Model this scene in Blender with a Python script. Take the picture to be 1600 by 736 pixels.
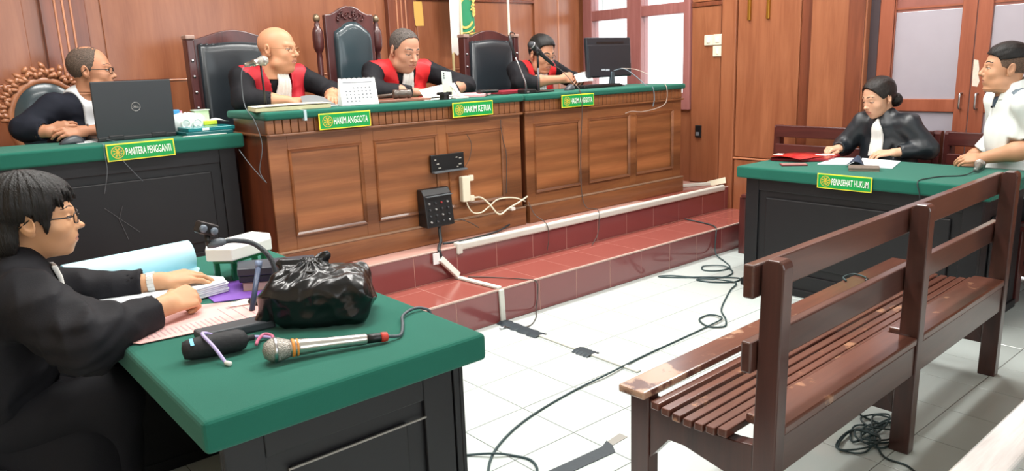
import bpy, bmesh, math, random
import numpy as np
from mathutils import Vector, Matrix, Euler

for o in list(bpy.data.objects):
    bpy.data.objects.remove(o)
scene = bpy.context.scene
COL = scene.collection
random.seed(7)
rng = np.random.RandomState(7)
PI = math.pi

# ------------------------------------------------------------------ camera
CAM = Vector((-2.785, -2.819, 1.398))
cam_d = bpy.data.cameras.new('camera')
cam = bpy.data.objects.new('camera', cam_d)
COL.objects.link(cam)
cam_d.sensor_fit = 'HORIZONTAL'
cam_d.sensor_width = 36.0
cam_d.lens = 36.0 * 1177.2 / 1600.0
cam_d.clip_start = 0.02
_r = Vector((0.760375, -0.648484, -0.036028)).normalized(); _f = Vector((0.626907, 0.747312, -0.220255)).normalized()
_u = _r.cross(_f).normalized(); _r = _f.cross(_u).normalized()
cam.matrix_world = Matrix(((_r.x, _u.x, -_f.x, CAM.x), (_r.y, _u.y, -_f.y, CAM.y), (_r.z, _u.z, -_f.z, CAM.z), (0, 0, 0, 1)))
scene.camera = cam

# ------------------------------------------------------------------ world and exposure
scene.view_settings.view_transform = 'Standard'
scene.view_settings.look = 'None'
scene.view_settings.gamma = 1.0
scene.view_settings.use_curve_mapping = False
scene.view_settings.exposure = 0.52
world = bpy.data.worlds.new('sky')
scene.world = world
world.use_nodes = True
bg = world.node_tree.nodes['Background']
bg.inputs[0].default_value = (0.90, 0.96, 1.0, 1)
bg.inputs[1].default_value = 2.6
LAMP_W = 33.0          # watts of each ceiling lamp
WIN_W = 7.0           # daylight through each window behind the camera


def area_light(name, loc, rot, sx, sy, watts, colour):
    l = bpy.data.lights.new(name, 'AREA')
    l.shape = 'RECTANGLE'
    l.size = sx
    l.size_y = sy
    l.energy = watts
    l.color = colour
    o = bpy.data.objects.new(name, l)
    COL.objects.link(o)
    o.location = loc
    o.rotation_euler = rot
    return o


# daylight through the windows of the wall behind the camera and of the side wall
for _x in (-2.6, -0.6, 1.4):
    area_light('daylight', (_x, -4.88, 1.85), (PI / 2, 0, 0), 1.3, 1.5, WIN_W, (0.93, 0.97, 1.0))

# ------------------------------------------------------------------ helpers


def lin(h):
    h = h.lstrip('#')
    c = [int(h[i:i + 2], 16) / 255 for i in (0, 2, 4)]
    return tuple((x / 12.92 if x <= 0.04045 else ((x + 0.055) / 1.055) ** 2.4) for x in c) + (1.0,)


MATS = {}


def base_mat(name):
    m = bpy.data.materials.new(name)
    m.use_nodes = True
    nt = m.node_tree
    return m, nt, nt.nodes['Principled BSDF'], nt.nodes, nt.links


def mat(name, col, rough=0.5, metal=0.0, spec=0.5, bump=0.0, bscale=200.0, var=0.0, vscale=6.0, coat=0.0, sheen=0.0, trans=0.0, sss=0.0, emit=None):
    """plain coloured material with optional fine relief and a slow colour variation"""
    if name in MATS:
        return MATS[name]
    m, nt, b, N, L = base_mat(name)
    c = lin(col) if isinstance(col, str) else col
    b.inputs['Base Color'].default_value = c
    b.inputs['Roughness'].default_value = rough
    b.inputs['Metallic'].default_value = metal
    b.inputs['Specular IOR Level'].default_value = spec
    b.inputs['Coat Weight'].default_value = coat
    b.inputs['Coat Roughness'].default_value = 0.12
    b.inputs['Sheen Weight'].default_value = sheen
    b.inputs['Transmission Weight'].default_value = trans
    if sss:
        b.inputs['Subsurface Weight'].default_value = sss
        b.inputs['Subsurface Radius'].default_value = (0.012, 0.005, 0.003)
        b.inputs['Subsurface Scale'].default_value = 1.0
    if emit:
        b.inputs['Emission Color'].default_value = c
        b.inputs['Emission Strength'].default_value = emit
    tc = N.new('ShaderNodeTexCoord')
    if bump:
        n = N.new('ShaderNodeTexNoise')
        n.inputs['Scale'].default_value = bscale
        n.inputs['Detail'].default_value = 3
        L.new(tc.outputs['Object'], n.inputs['Vector'])
        bp = N.new('ShaderNodeBump')
        bp.inputs['Strength'].default_value = bump
        bp.inputs['Distance'].default_value = 0.004
        L.new(n.outputs['Fac'], bp.inputs['Height'])
        L.new(bp.outputs['Normal'], b.inputs['Normal'])
    if var:
        n = N.new('ShaderNodeTexNoise')
        n.inputs['Scale'].default_value = vscale
        n.inputs['Detail'].default_value = 4
        L.new(tc.outputs['Object'], n.inputs['Vector'])
        mx = N.new('ShaderNodeMix')
        mx.data_type = 'RGBA'
        L.new(n.outputs['Fac'], mx.inputs['Factor'])
        mx.inputs[6].default_value = tuple(max(0, x * (1 - var)) for x in c[:3]) + (1,)
        mx.inputs[7].default_value = tuple(min(1, x * (1 + var)) for x in c[:3]) + (1,)
        L.new(mx.outputs[2], b.inputs['Base Color'])
    MATS[name] = m
    return m


def wood(name, dark, light, axis='x', rough=0.35, coat=0.3, scale=1.0, stretch=14.0, bump=0.05, contrast=(0.3, 0.7), plank=0.0, wear=None, wear_x=None):
    """varnished wood: grain runs along one axis of the object's own space"""
    if name in MATS:
        return MATS[name]
    m, nt, b, N, L = base_mat(name)
    tc = N.new('ShaderNodeTexCoord')
    mp = N.new('ShaderNodeMapping')
    s = [stretch * scale] * 3
    s['xyz'.index(axis)] = 1.0 * scale
    mp.inputs['Scale'].default_value = s
    L.new(tc.outputs['Object'], mp.inputs['Vector'])
    n1 = N.new('ShaderNodeTexNoise')
    n1.inputs['Scale'].default_value = 1.3
    n1.inputs['Detail'].default_value = 6
    n1.inputs['Roughness'].default_value = 0.6
    n1.inputs['Distortion'].default_value = 0.6
    L.new(mp.outputs[0], n1.inputs['Vector'])
    mp2 = N.new('ShaderNodeMapping')
    s2 = [110 * scale] * 3
    s2['xyz'.index(axis)] = 4.0 * scale
    mp2.inputs['Scale'].default_value = s2
    L.new(tc.outputs['Object'], mp2.inputs['Vector'])
    n2 = N.new('ShaderNodeTexNoise')
    n2.inputs['Scale'].default_value = 1.0
    n2.inputs['Detail'].default_value = 2
    L.new(mp2.outputs[0], n2.inputs['Vector'])
    ad = N.new('ShaderNodeMath')
    ad.operation = 'MULTIPLY_ADD'
    L.new(n2.outputs['Fac'], ad.inputs[0])
    ad.inputs[1].default_value = 0.22
    L.new(n1.outputs['Fac'], ad.inputs[2])
    rp = N.new('ShaderNodeValToRGB')
    rp.color_ramp.elements[0].position = contrast[0] + 0.1
    rp.color_ramp.elements[0].color = lin(dark)
    rp.color_ramp.elements[1].position = contrast[1] + 0.1
    rp.color_ramp.elements[1].color = lin(light)
    L.new(ad.outputs[0], rp.inputs['Fac'])
    out = rp.outputs['Color']
    if plank:
        vo = N.new('ShaderNodeTexNoise')
        mp3 = N.new('ShaderNodeMapping')
        s3 = [0.01] * 3
        s3[2] = plank
        mp3.inputs['Scale'].default_value = s3
        L.new(tc.outputs['Object'], mp3.inputs['Vector'])
        vo.inputs['Scale'].default_value = 1.0
        vo.inputs['Detail'].default_value = 0
        L.new(mp3.outputs[0], vo.inputs['Vector'])
        hs = N.new('ShaderNodeHueSaturation')
        mr = N.new('ShaderNodeMapRange')
        mr.inputs['From Min'].default_value = 0.3
        mr.inputs['From Max'].default_value = 0.7
        mr.inputs['To Min'].default_value = 0.62
        mr.inputs['To Max'].default_value = 1.30
        L.new(vo.outputs['Fac'], mr.inputs['Value'])
        L.new(mr.outputs[0], hs.inputs['Value'])
        L.new(out, hs.inputs['Color'])
        out = hs.outputs['Color']
    if wear:
        wn = N.new('ShaderNodeTexNoise')
        wn.inputs['Scale'].default_value = 7.0
        wn.inputs['Detail'].default_value = 6
        wn.inputs['Roughness'].default_value = 0.65
        L.new(tc.outputs['Object'], wn.inputs['Vector'])
        wr = N.new('ShaderNodeValToRGB')
        wr.color_ramp.elements[0].position = 0.60
        wr.color_ramp.elements[1].position = 0.66
        wf_ = wn.outputs['Fac']
        if wear_x:
            sx_ = N.new('ShaderNodeSeparateXYZ')
            L.new(tc.outputs['Object'], sx_.inputs[0])
            mr_ = N.new('ShaderNodeMapRange')
            mr_.inputs['From Min'].default_value = wear_x[0]
            mr_.inputs['From Max'].default_value = wear_x[1]
            mr_.inputs['To Min'].default_value = 0.22
            mr_.inputs['To Max'].default_value = 0.0
            L.new(sx_.outputs[0], mr_.inputs['Value'])
            aw = N.new('ShaderNodeMath')
            aw.operation = 'ADD'
            L.new(wf_, aw.inputs[0])
            L.new(mr_.outputs[0], aw.inputs[1])
            wf_ = aw.outputs[0]
        L.new(wf_, wr.inputs['Fac'])
        mx = N.new('ShaderNodeMix')
        mx.data_type = 'RGBA'
        L.new(wr.outputs['Color'], mx.inputs['Factor'])
        L.new(out, mx.inputs[6])
        mx.inputs[7].default_value = lin(wear)
        out = mx.outputs[2]
    L.new(out, b.inputs['Base Color'])
    b.inputs['Roughness'].default_value = rough
    b.inputs['Coat Weight'].default_value = coat
    b.inputs['Coat Roughness'].default_value = 0.15
    if bump:
        bp = N.new('ShaderNodeBump')
        bp.inputs['Strength'].default_value = bump
        bp.inputs['Distance'].default_value = 0.003
        L.new(ad.outputs[0], bp.inputs['Height'])
        L.new(bp.outputs['Normal'], b.inputs['Normal'])
    MATS[name] = m
    return m


def tag(o, label=None, cat=None, group=None, kind=None):
    if label:
        o['label'] = label
    if cat:
        o['category'] = cat
    if group:
        o['group'] = group
    if kind:
        o['kind'] = kind
    return o


def thing(name, loc, label=None, cat=None, group=None, kind=None, rz=0.0):
    o = bpy.data.objects.new(name, None)
    COL.objects.link(o)
    o.location = loc
    o.rotation_euler = (0, 0, rz)
    o.empty_display_size = 0.05
    return tag(o, label, cat, group, kind)


def origin_of(p):
    v = Vector((0, 0, 0))
    while p is not None:
        v = v + p.location
        p = p.parent
    return v


class MB:
    """collects shapes in world coordinates; build() links them as one mesh object"""

    def __init__(s):
        s.v = []
        s.f = []
        s.mi = []
        s.cur = 0

    def add(s, vs, fs, M=None):
        b = len(s.v)
        for p in vs:
            p = Vector(p)
            s.v.append(tuple(M @ p if M is not None else p))
        for f in fs:
            s.f.append(tuple(i + b for i in f))
            s.mi.append(s.cur)
        return s

    def box(s, x0, x1, y0, y1, z0, z1, M=None):
        v = [(x0, y0, z0), (x1, y0, z0), (x1, y1, z0), (x0, y1, z0), (x0, y0, z1), (x1, y0, z1), (x1, y1, z1), (x0, y1, z1)]
        f = [(0, 3, 2, 1), (4, 5, 6, 7), (0, 1, 5, 4), (1, 2, 6, 5), (2, 3, 7, 6), (3, 0, 4, 7)]
        return s.add(v, f, M)

    def prism(s, poly, h0, h1, M=None):
        """poly: list of (x,y), extruded along z from h0 to h1"""
        n = len(poly)
        v = [(x, y, h0) for x, y in poly] + [(x, y, h1) for x, y in poly]
        f = [tuple(range(n - 1, -1, -1)), tuple(range(n, 2 * n))]
        f += [(i, (i + 1) % n, (i + 1) % n + n, i + n) for i in range(n)]
        return s.add(v, f, M)

    def tube(s, pts, r, seg=8, caps=True, closed=False):
        pts = [Vector(p) for p in pts]
        n = len(pts)
        rr = r if isinstance(r, (list, tuple)) else [r] * n
        b = len(s.v)
        up = Vector((0, 0, 1))
        t0 = (pts[1] - pts[0]).normalized()
        if abs(t0.dot(up)) > 0.95:
            up = Vector((1, 0, 0))
        x = (up - t0 * up.dot(t0)).normalized()
        for i in range(n):
            if closed:
                t = (pts[(i + 1) % n] - pts[i - 1])
            elif i == 0:
                t = pts[1] - pts[0]
            elif i == n - 1:
                t = pts[-1] - pts[-2]
            else:
                t = pts[i + 1] - pts[i - 1]
            if t.length < 1e-9:
                t = t0.copy()
            t.normalize()
            x = x - t * x.dot(t)
            if x.length < 1e-6:
                x = t.orthogonal()
            x.normalize()
            y = t.cross(x)
            for k in range(seg):
                a = 2 * PI * k / seg
                s.v.append(tuple(pts[i] + (x * math.cos(a) + y * math.sin(a)) * rr[i]))
        for i in range(n if closed else n - 1):
            j = (i + 1) % n
            for k in range(seg):
                k2 = (k + 1) % seg
                s.f.append((b + i * seg + k, b + i * seg + k2, b + j * seg + k2, b + j * seg + k))
                s.mi.append(s.cur)
        if caps and not closed:
            s.f.append(tuple(b + k for k in range(seg - 1, -1, -1)))
            s.f.append(tuple(b + (n - 1) * seg + k for k in range(seg)))
            s.mi += [s.cur] * 2
        return s

    def lathe(s, prof, seg=16, M=None):
        """prof: list of (radius, z) turned about z"""
        b = len(s.v)
        n = len(prof)
        for r, z in prof:
            for k in range(seg):
                a = 2 * PI * k / seg
                p = Vector((r * math.cos(a), r * math.sin(a), z))
                s.v.append(tuple(M @ p if M is not None else p))
        for i in range(n - 1):
            for k in range(seg):
                k2 = (k + 1) % seg
                s.f.append((b + i * seg + k, b + i * seg + k2, b + (i + 1) * seg + k2, b + (i + 1) * seg + k))
                s.mi.append(s.cur)
        s.f.append(tuple(b + k for k in range(seg - 1, -1, -1)))
        s.f.append(tuple(b + (n - 1) * seg + k for k in range(seg)))
        s.mi += [s.cur] * 2
        return s

    def build(s, name, m, parent=None, smooth=False, bevel=0.0, bseg=2, kind=None, label=None, at=None, subsurf=0):
        """meshes without a parent get their origin at `at`"""
        off = origin_of(parent) if parent is not None else Vector(at if at is not None else (0, 0, 0))
        me = bpy.data.meshes.new(name)
        vs = [(p[0] - off.x, p[1] - off.y, p[2] - off.z) for p in s.v]
        me.from_pydata(vs, [], s.f)
        ms = m if isinstance(m, (list, tuple)) else [m]
        for q in ms:
            me.materials.append(q)
        if len(ms) > 1:
            me.polygons.foreach_set('material_index', s.mi)
        if smooth:
            me.polygons.foreach_set('use_smooth', [True] * len(me.polygons))
        me.update()
        o = bpy.data.objects.new(name, me)
        COL.objects.link(o)
        o.parent = parent
        if parent is None:
            o.location = off
        if bevel:
            bv = o.modifiers.new('edge', 'BEVEL')
            bv.width = bevel
            bv.segments = bseg
            bv.limit_method = 'ANGLE'
            bv.angle_limit = math.radians(40)
            bv.harden_normals = False
        if subsurf:
            ss_ = o.modifiers.new('smooth', 'SUBSURF')
            ss_.levels = subsurf
            ss_.render_levels = subsurf
        if kind:
            o['kind'] = kind
        if label:
            o['label'] = label
        return o


def bx(name, m, parent, x0, x1, y0, y1, z0, z1, bevel=0.003, M=None, **kw):
    return MB().box(x0, x1, y0, y1, z0, z1, M).build(name, m, parent, bevel=bevel, **kw)


def dup(o, parent=None, loc=None, rz=None, label=None):
    c = o.copy()
    COL.objects.link(c)
    c.parent = parent
    if loc is not None:
        c.location = loc
    if rz is not None:
        c.rotation_euler = (0, 0, rz)
    if label:
        c['label'] = label
    for ch in [q for q in bpy.data.objects if q.parent == o]:
        dup(ch, c)
    return c


def spline(pts, n=8):
    """Catmull-Rom through the points"""
    P = [Vector(p) for p in pts]
    P = [P[0] * 2 - P[1]] + P + [P[-1] * 2 - P[-2]]
    out = []
    for i in range(1, len(P) - 2):
        for k in range(n):
            t = k / n
            a, b, c, d = P[i - 1], P[i], P[i + 1], P[i + 2]
            out.append(0.5 * ((2 * b) + (c - a) * t + (2 * a - 5 * b + 4 * c - d) * t * t + (3 * b - a - 3 * c + d) * t ** 3))
    out.append(P[-2])
    return out


def frame_M(origin, xax, zax):
    """matrix whose local x and z run along the given directions"""
    x = Vector(xax).normalized()
    z = Vector(zax)
    z = (z - x * z.dot(x)).normalized()
    y = z.cross(x)
    o = Vector(origin)
    return Matrix(((x.x, y.x, z.x, o.x), (x.y, y.y, z.y, o.y), (x.z, y.z, z.z, o.z), (0, 0, 0, 1)))


def text_mesh(txt, width, height, M, mb, depth=0.0015, bold=0.012, font_scale_x=None):
    """lettering as solid geometry, fitted to width x height in the local xy plane of M (left bottom at origin)"""
    cu = bpy.data.curves.new('lettering', 'FONT')
    cu.body = txt
    cu.size = 1.0
    cu.extrude = 0.0
    cu.offset = bold
    cu.resolution_u = 2
    o = bpy.data.objects.new('lettering', cu)
    COL.objects.link(o)
    dg = bpy.context.evaluated_depsgraph_get()
    dg.update()
    me = bpy.data.meshes.new_from_object(o.evaluated_get(dg))
    bpy.data.objects.remove(o)
    bpy.data.curves.remove(cu)
    co = np.array([v.co[:] for v in me.vertices])
    lo, hi = co.min(0), co.max(0)
    sx, sy = width / (hi[0] - lo[0]), height / (hi[1] - lo[1])
    vs = [((c[0] - lo[0]) * sx, (c[1] - lo[1]) * sy, depth) for c in co]
    fs = [tuple(p.vertices) for p in me.polygons]
    bpy.data.meshes.remove(me)
    mb.add(vs, fs, M)
# ------------------------------------------------------------------ materials of the place
M_tile = mat('white_tile', '#c6d0cd', rough=0.16, spec=0.5, var=0.03, vscale=1.3)
M_grout = mat('grey_grout', '#696b69', rough=0.9)
M_red = mat('red_tile', '#96534a', rough=0.17, var=0.12, vscale=3.0)
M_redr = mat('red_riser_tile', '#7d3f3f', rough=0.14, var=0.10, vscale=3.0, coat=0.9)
M_redgrout = mat('red_grout', '#b08579', rough=0.9)
M_nosing = mat('worn_cement', '#b59a90', rough=0.8, var=0.2, vscale=30)
M_wall = wood('wall_veneer', '#80492f', '#a06545', axis='z', rough=0.33, coat=0.35, stretch=9, contrast=(0.25, 0.75))
M_walld = wood('wall_veneer_dark', '#5e3020', '#82472f', axis='z', rough=0.33, coat=0.35, stretch=9)
M_bead = wood('moulding_wood', '#a96a48', '#c98a66', axis='z', rough=0.3, coat=0.4)
M_teak = wood('teak_front', '#6d3f25', '#95603a', axis='x', rough=0.38, coat=0.25, stretch=9, plank=6.0, contrast=(0.28, 0.72))
M_teak_panel = wood('teak_panel', '#744327', '#a1683f', axis='x', rough=0.38, coat=0.25, stretch=10, plank=13.0, contrast=(0.2, 0.8))
M_teakd = wood('teak_side', '#4a2415', '#6f3a22', axis='z', rough=0.4, coat=0.2, stretch=9)
M_felt = mat('green_felt', '#236253', rough=0.95, spec=0.1, bump=0.25, bscale=900, var=0.10, vscale=5.0, sheen=0.10)
M_blackp = mat('black_paint', '#19191c', rough=0.45, spec=0.4, var=0.2, vscale=9.0, bump=0.05, bscale=60)
M_white = mat('white_paint', '#dedbd3', rough=0.5)
M_cream = mat('cream_plastic', '#e3dcc4', rough=0.4)
M_doorw = wood('door_wood', '#84452f', '#9c583f', axis='z', rough=0.35, coat=0.3, stretch=9)
M_winw = wood('window_wood', '#8a5450', '#a06a66', axis='z', rough=0.4, coat=0.3, stretch=9)
M_ceil = mat('ceiling_white', '#d9d6cf', rough=0.9)
M_plaster = mat('cream_wall', '#c9b9a2', rough=0.9)
M_steel = mat('brushed_steel', '#b9bbbd', rough=0.3, metal=1.0)
M_gold = mat('polished_brass', '#c9a24a', rough=0.3, metal=1.0)
M_black = mat('black_plastic', '#141416', rough=0.38, spec=0.5)
M_rubber = mat('black_rubber', '#1d2427', rough=0.55)
M_paper = mat('white_paper', '#e9ecec', rough=0.8, spec=0.2)
M_chairw = wood('chair_wood', '#35181a', '#552a28', axis='z', rough=0.35, coat=0.3, stretch=9)
M_leather = mat('black_leather', '#20262b', rough=0.32, spec=0.5, bump=0.12, bscale=260, coat=0.1)

# ------------------------------------------------------------------ floor
FX0, FX1, FY0, FY1 = -3.7, 2.5, -5.0, 0.30
floor = MB().box(FX0, FX1, FY0, FY1 + 0.5, -0.06, -0.0015).build('floor', M_grout, kind='structure')


def tile_mesh(name, w, d, t, m, e=0.0012):
    """one ceramic tile, corner at origin, top face slightly inset"""
    mb = MB()
    v = [(0, 0, 0), (w, 0, 0), (w, d, 0), (0, d, 0), (0, 0, t - e), (w, 0, t - e), (w, d, t - e), (0, d, t - e), (e, e, t), (w - e, e, t), (w - e, d - e, t), (e, d - e, t)]
    f = [(0, 1, 5, 4), (1, 2, 6, 5), (2, 3, 7, 6), (3, 0, 4, 7), (4, 5, 9, 8), (5, 6, 10, 9), (6, 7, 11, 10), (7, 4, 8, 11), (8, 9, 10, 11)]
    mb.add(v, f)
    me = bpy.data.meshes.new(name)
    me.from_pydata(mb.v, [], mb.f)
    me.materials.append(m)
    return me


def put(name, me, parent, loc, rot=(0, 0, 0)):
    o = bpy.data.objects.new(name, me)
    COL.objects.link(o)
    o.parent = parent
    o.location = Vector(loc) - origin_of(parent)
    o.rotation_euler = rot
    return o


G = 0.0034
tm = tile_mesh('floor_tile', 0.3 - G, 0.3 - G, 0.008, M_tile)
tme = tile_mesh('floor_tile_cut', 0.1 - G, 0.3 - G, 0.008, M_tile)
rest = MB()
for i in range(-13, 9):
    for j in range(-17, 1):
        x, y = i * 0.3 + G / 2, j * 0.3 + G / 2
        w = min(0.3 - G, FX1 - x)
        if -6 <= i and -8 <= j:
            put('floor_tile', tm if w > 0.29 else tme, floor, (x, y, -0.008 + 0.0002 * rng.rand()))
        else:
            rest.box(max(x, FX0), x + w, y, y + 0.3 - G, -0.008, 0.0)
rest.build('floor_tile_field', M_tile, floor, kind='stuff')

# ------------------------------------------------------------------ dais of two red tiled steps
H1, H2, Y1, Y2 = 0.19, 0.372, 0.30, 0.687
dais = MB().box(FX0, 2.5, Y1 + 0.001, 2.37, 0, H1 - 0.001).box(FX0, 2.5, Y2 + 0.001, 2.37, H1 - 0.01, H2 - 0.001).build('dais', M_redgrout, kind='structure')
G = 0.003
r1 = tile_mesh('riser_tile', 0.3 - G, H1 - 0.004, 0.008, M_redr)
r2 = tile_mesh('riser_tile', 0.3 - G, H2 - H1 - 0.004, 0.008, M_redr)
t1 = tile_mesh('tread_tile', 0.3 - G, 0.3 - G, 0.008, M_red)
t2 = tile_mesh('tread_tile', 0.3 - G, Y2 - Y1 - 0.3 - G + 0.004, 0.008, M_red)
t3 = tile_mesh('dais_tile', 0.3 - G, 0.3 - G, 0.008, M_red)
tmr = {}


def cut(me, w):
    """a copy of a tile cut to width w"""
    k = (me.name, round(w, 3))
    if k not in tmr:
        c = me.copy()
        xs = max(v.co.x for v in c.vertices)
        for v in c.vertices:
            v.co.x *= w / xs
        tmr[k] = c
    return tmr[k]


for k in range(-9, 9):
    x = 0.03 + 0.3 * k
    w = min(0.3 - G, 2.5 - x - 0.001)
    if w < 0.05:
        continue
    q = (lambda me: me) if w > 0.297 else (lambda me: cut(me, w))
    put('riser_tile', q(r1), dais, (x, Y1 + 0.008, 0.001), (PI / 2, 0, 0))
    put('riser_tile', q(r2), dais, (x, Y2 + 0.008, H1 + 0.002), (PI / 2, 0, 0))
    put('tread_tile', q(t1), dais, (x, Y1 + 0.002, H1 - 0.008))
    put('tread_tile', q(t2), dais, (x, Y1 + 0.302, H1 - 0.008))
    if k >= 5 or k <= -4:
        put('dais_tile', q(t3), dais, (x, Y2 + 0.004, H2 - 0.008))
bx('step_nosing', M_nosing, dais, FX0, 2.499, Y1 - 0.003, Y1 + 0.013, H1 - 0.008, H1 + 0.0015, bevel=0.002)
bx('step_nosing', M_nosing, dais, FX0, 2.499, Y2 - 0.003, Y2 + 0.010, H2 - 0.007, H2 + 0.0015, bevel=0.002)

# ------------------------------------------------------------------ ceiling, far walls behind the camera
MB().box(FX0 - 0.1, 2.7, -5.1, 2.6, 3.0, 3.1).build('ceiling', M_ceil, kind='structure')
MB().box(FX0 - 0.1, FX0, -5.1, 2.6, 0, 3.0).build('wall_left', M_plaster, kind='structure')
wf = MB()
wf.box(FX0, 2.6, -5.1, -5.0, 0, 1.05).box(FX0, 2.6, -5.1, -5.0, 2.65, 3.0)
for a, b in ((FX0, -3.3), (-1.9, -1.3), (0.1, 0.7), (2.1, 2.6)):
    wf.box(a, b, -5.1, -5.0, 1.05, 2.65)
wf.build('wall_front', M_plaster, kind='structure')

# ------------------------------------------------------------------ back wall, veneered
YB = 2.37
wb = MB().box(FX0, 2.6, YB, YB + 0.12, 0, 3.0).build('wall_back', M_wall, kind='structure')
for xa, xb in ((-3.6, -2.0), (-1.60, 0.30), (0.66, 1.88)):
    MB().box(xa, xb, YB - 0.012, YB + 0.01, 0.40, 1.378).build('lower_panel', M_wall, wb, bevel=0.004)
    MB().box(xa, xb, YB - 0.012, YB + 0.01, 1.392, 2.6).build('upper_panel', M_wall, wb, bevel=0.004)
    MB().box(xa, xb, YB - 0.018, YB + 0.01, 1.379, 1.391).build('dado_moulding', M_bead, wb, bevel=0.003)
for xa in (-1.92, 0.38):
    p = MB().box(xa, xa + 0.235, YB - 0.05, YB + 0.01, 0.372, 2.9).build('pilaster', M_walld, wb, bevel=0.004)
    for d in (0.075, 0.115, 0.155):
        MB().box(xa + d - 0.006, xa + d + 0.006, YB - 0.058, YB - 0.045, 0.45, 2.7).build('bead', M_bead, p, bevel=0.004)
MB().box(0.66, 1.90, YB - 0.03, YB + 0.01, 1.925, 1.95).build('rail_moulding', M_walld, wb, bevel=0.004)
MB().box(1.90, 2.46, YB - 0.03, YB + 0.01, 0.372, 2.9).build('corner_panel', M_wall, wb, bevel=0.004)
MB().box(2.18, 2.195, YB - 0.036, YB - 0.02, 0.5, 2.8).build('bead', M_bead, wb, bevel=0.003)

# ------------------------------------------------------------------ right wall with window and double door
XR = 2.5
wr = MB()
wr.box(XR, XR + 0.14, 2.30, 2.45, 0, 3.0)
wr.box(XR, XR + 0.14, 1.085, 2.30, 0, 0.98).box(XR, XR + 0.14, 1.085, 2.30, 2.62, 3.0)
wr.box(XR, XR + 0.14, -0.447, 1.085, 0, 3.0)
wr.box(XR, XR + 0.14, -1.70, -0.447, 2.3, 3.0)
wr.box(XR, XR + 0.14, -5.1, -1.70, 0, 3.0)
wall_r = wr.build('wall_right', M_wall, kind='structure')
MB().box(XR - 0.012, XR + 0.01, 0.80, 1.078, 0.38, 1.80).build('panel', M_wall, wall_r, bevel=0.004)
MB().box(XR - 0.02, XR + 0.01, 0.79, 1.078, 1.803, 1.835).build('panel_moulding', M_walld, wall_r, bevel=0.004)
MB().box(XR - 0.012, XR + 0.01, 0.80, 1.078, 1.84, 2.9).build('panel', M_wall, wall_r, bevel=0.004)
MB().box(XR - 0.028, XR + 0.01, 0.655, 0.785, 0.0, 2.9).build('pilaster', M_wall, wall_r, bevel=0.005)
MB().box(XR - 0.014, XR + 0.01, 0.125, 0.645, 0.62, 2.9).build('panel', M_wall, wall_r, bevel=0.004)
MB().box(XR - 0.022, XR + 0.01, 0.125, 0.665, 0.600, 0.614).build('dado_moulding', M_bead, wall_r, bevel=0.004)
MB().box(XR - 0.014, XR + 0.01, 0.125, 0.645, 0.0, 0.594).build('panel', M_wall, wall_r, bevel=0.004)
MB().box(XR - 0.006, XR + 0.01, 0.012, 0.12, 0.0, 2.9).build('recess_strip', M_walld, wall_r, bevel=0.003)  # recess with its shadow put in as darker veneer
col = MB().box(XR - 0.085, XR + 0.01, -0.385, 0.005, 0.0, 2.9).build('pilaster', M_wall, wall_r, bevel=0.006)
MB().box(XR - 0.097, XR - 0.08, -0.245, -0.02, 1.78, 1.80).build('panel_moulding', M_walld, col, bevel=0.003)
MB().box(XR - 0.093, XR - 0.08, -0.375, -0.265, 0.0, 2.9).build('edge_board', M_walld, col, bevel=0.003)

# window in the right wall, white daylight behind
M_glass = mat('clear_glass', '#ffffff', rough=0.0, trans=1.0)
win = thing('window_1', (XR, 1.66, 0.98), kind='structure')
for (a, b, c, d) in ((2.187, 2.30, 0.98, 2.62), (1.085, 1.15, 0.98, 2.62), (1.60, 1.762, 0.98, 2.62)):
    MB().box(XR - 0.035, XR + 0.07, a, b, c, d).build('stile', M_winw, win, bevel=0.005)
for (c, d) in ((0.98, 1.12), (1.765, 1.856), (2.54, 2.62)):
    for (a, b) in ((1.762, 2.187), (1.15, 1.60)):
        MB().box(XR - 0.03, XR + 0.065, a - 0.004, b + 0.004, c, d).build('rail', M_winw, win, bevel=0.005)
for (c, d) in ((1.12, 1.765), (1.856, 2.54)):
    for (a, b) in ((1.762, 2.187), (1.15, 1.60)):
        MB().box(XR + 0.015, XR + 0.019, a, b, c, d).build('pane', M_glass, win)
# ledge and pipe of the house next door seen through the upper panes
nb = thing('neighbour_wall', (5.2, 3.6, 0.0), 'pale grey house wall outside the window with drain pipes', 'building')
M_house = mat('pale_render', '#c2c4c2', rough=0.9)
MB().box(5.2, 5.4, 2.6, 6.0, 0, 2.35).build('wall', mat('house_white', '#f4f4f2', rough=0.9), nb)
MB().box(5.1, 5.25, 2.6, 6.0, 2.35, 2.5).build('ledge', M_house, nb, bevel=0.01)
for yy in (4.15, 4.4, 4.55):
    MB().tube([(5.12, yy, 2.0), (5.12, yy, 3.2)], 0.04, 8).build('pipe', M_house, nb)

MB().box(XR - 0.03, XR + 0.01, -0.446, -0.386, 0.0, 2.9).build('side_shade', mat('painted_shade', '#3b2f33', rough=0.7), wall_r)  # shade on the pilaster's side, painted as a dark strip
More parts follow.
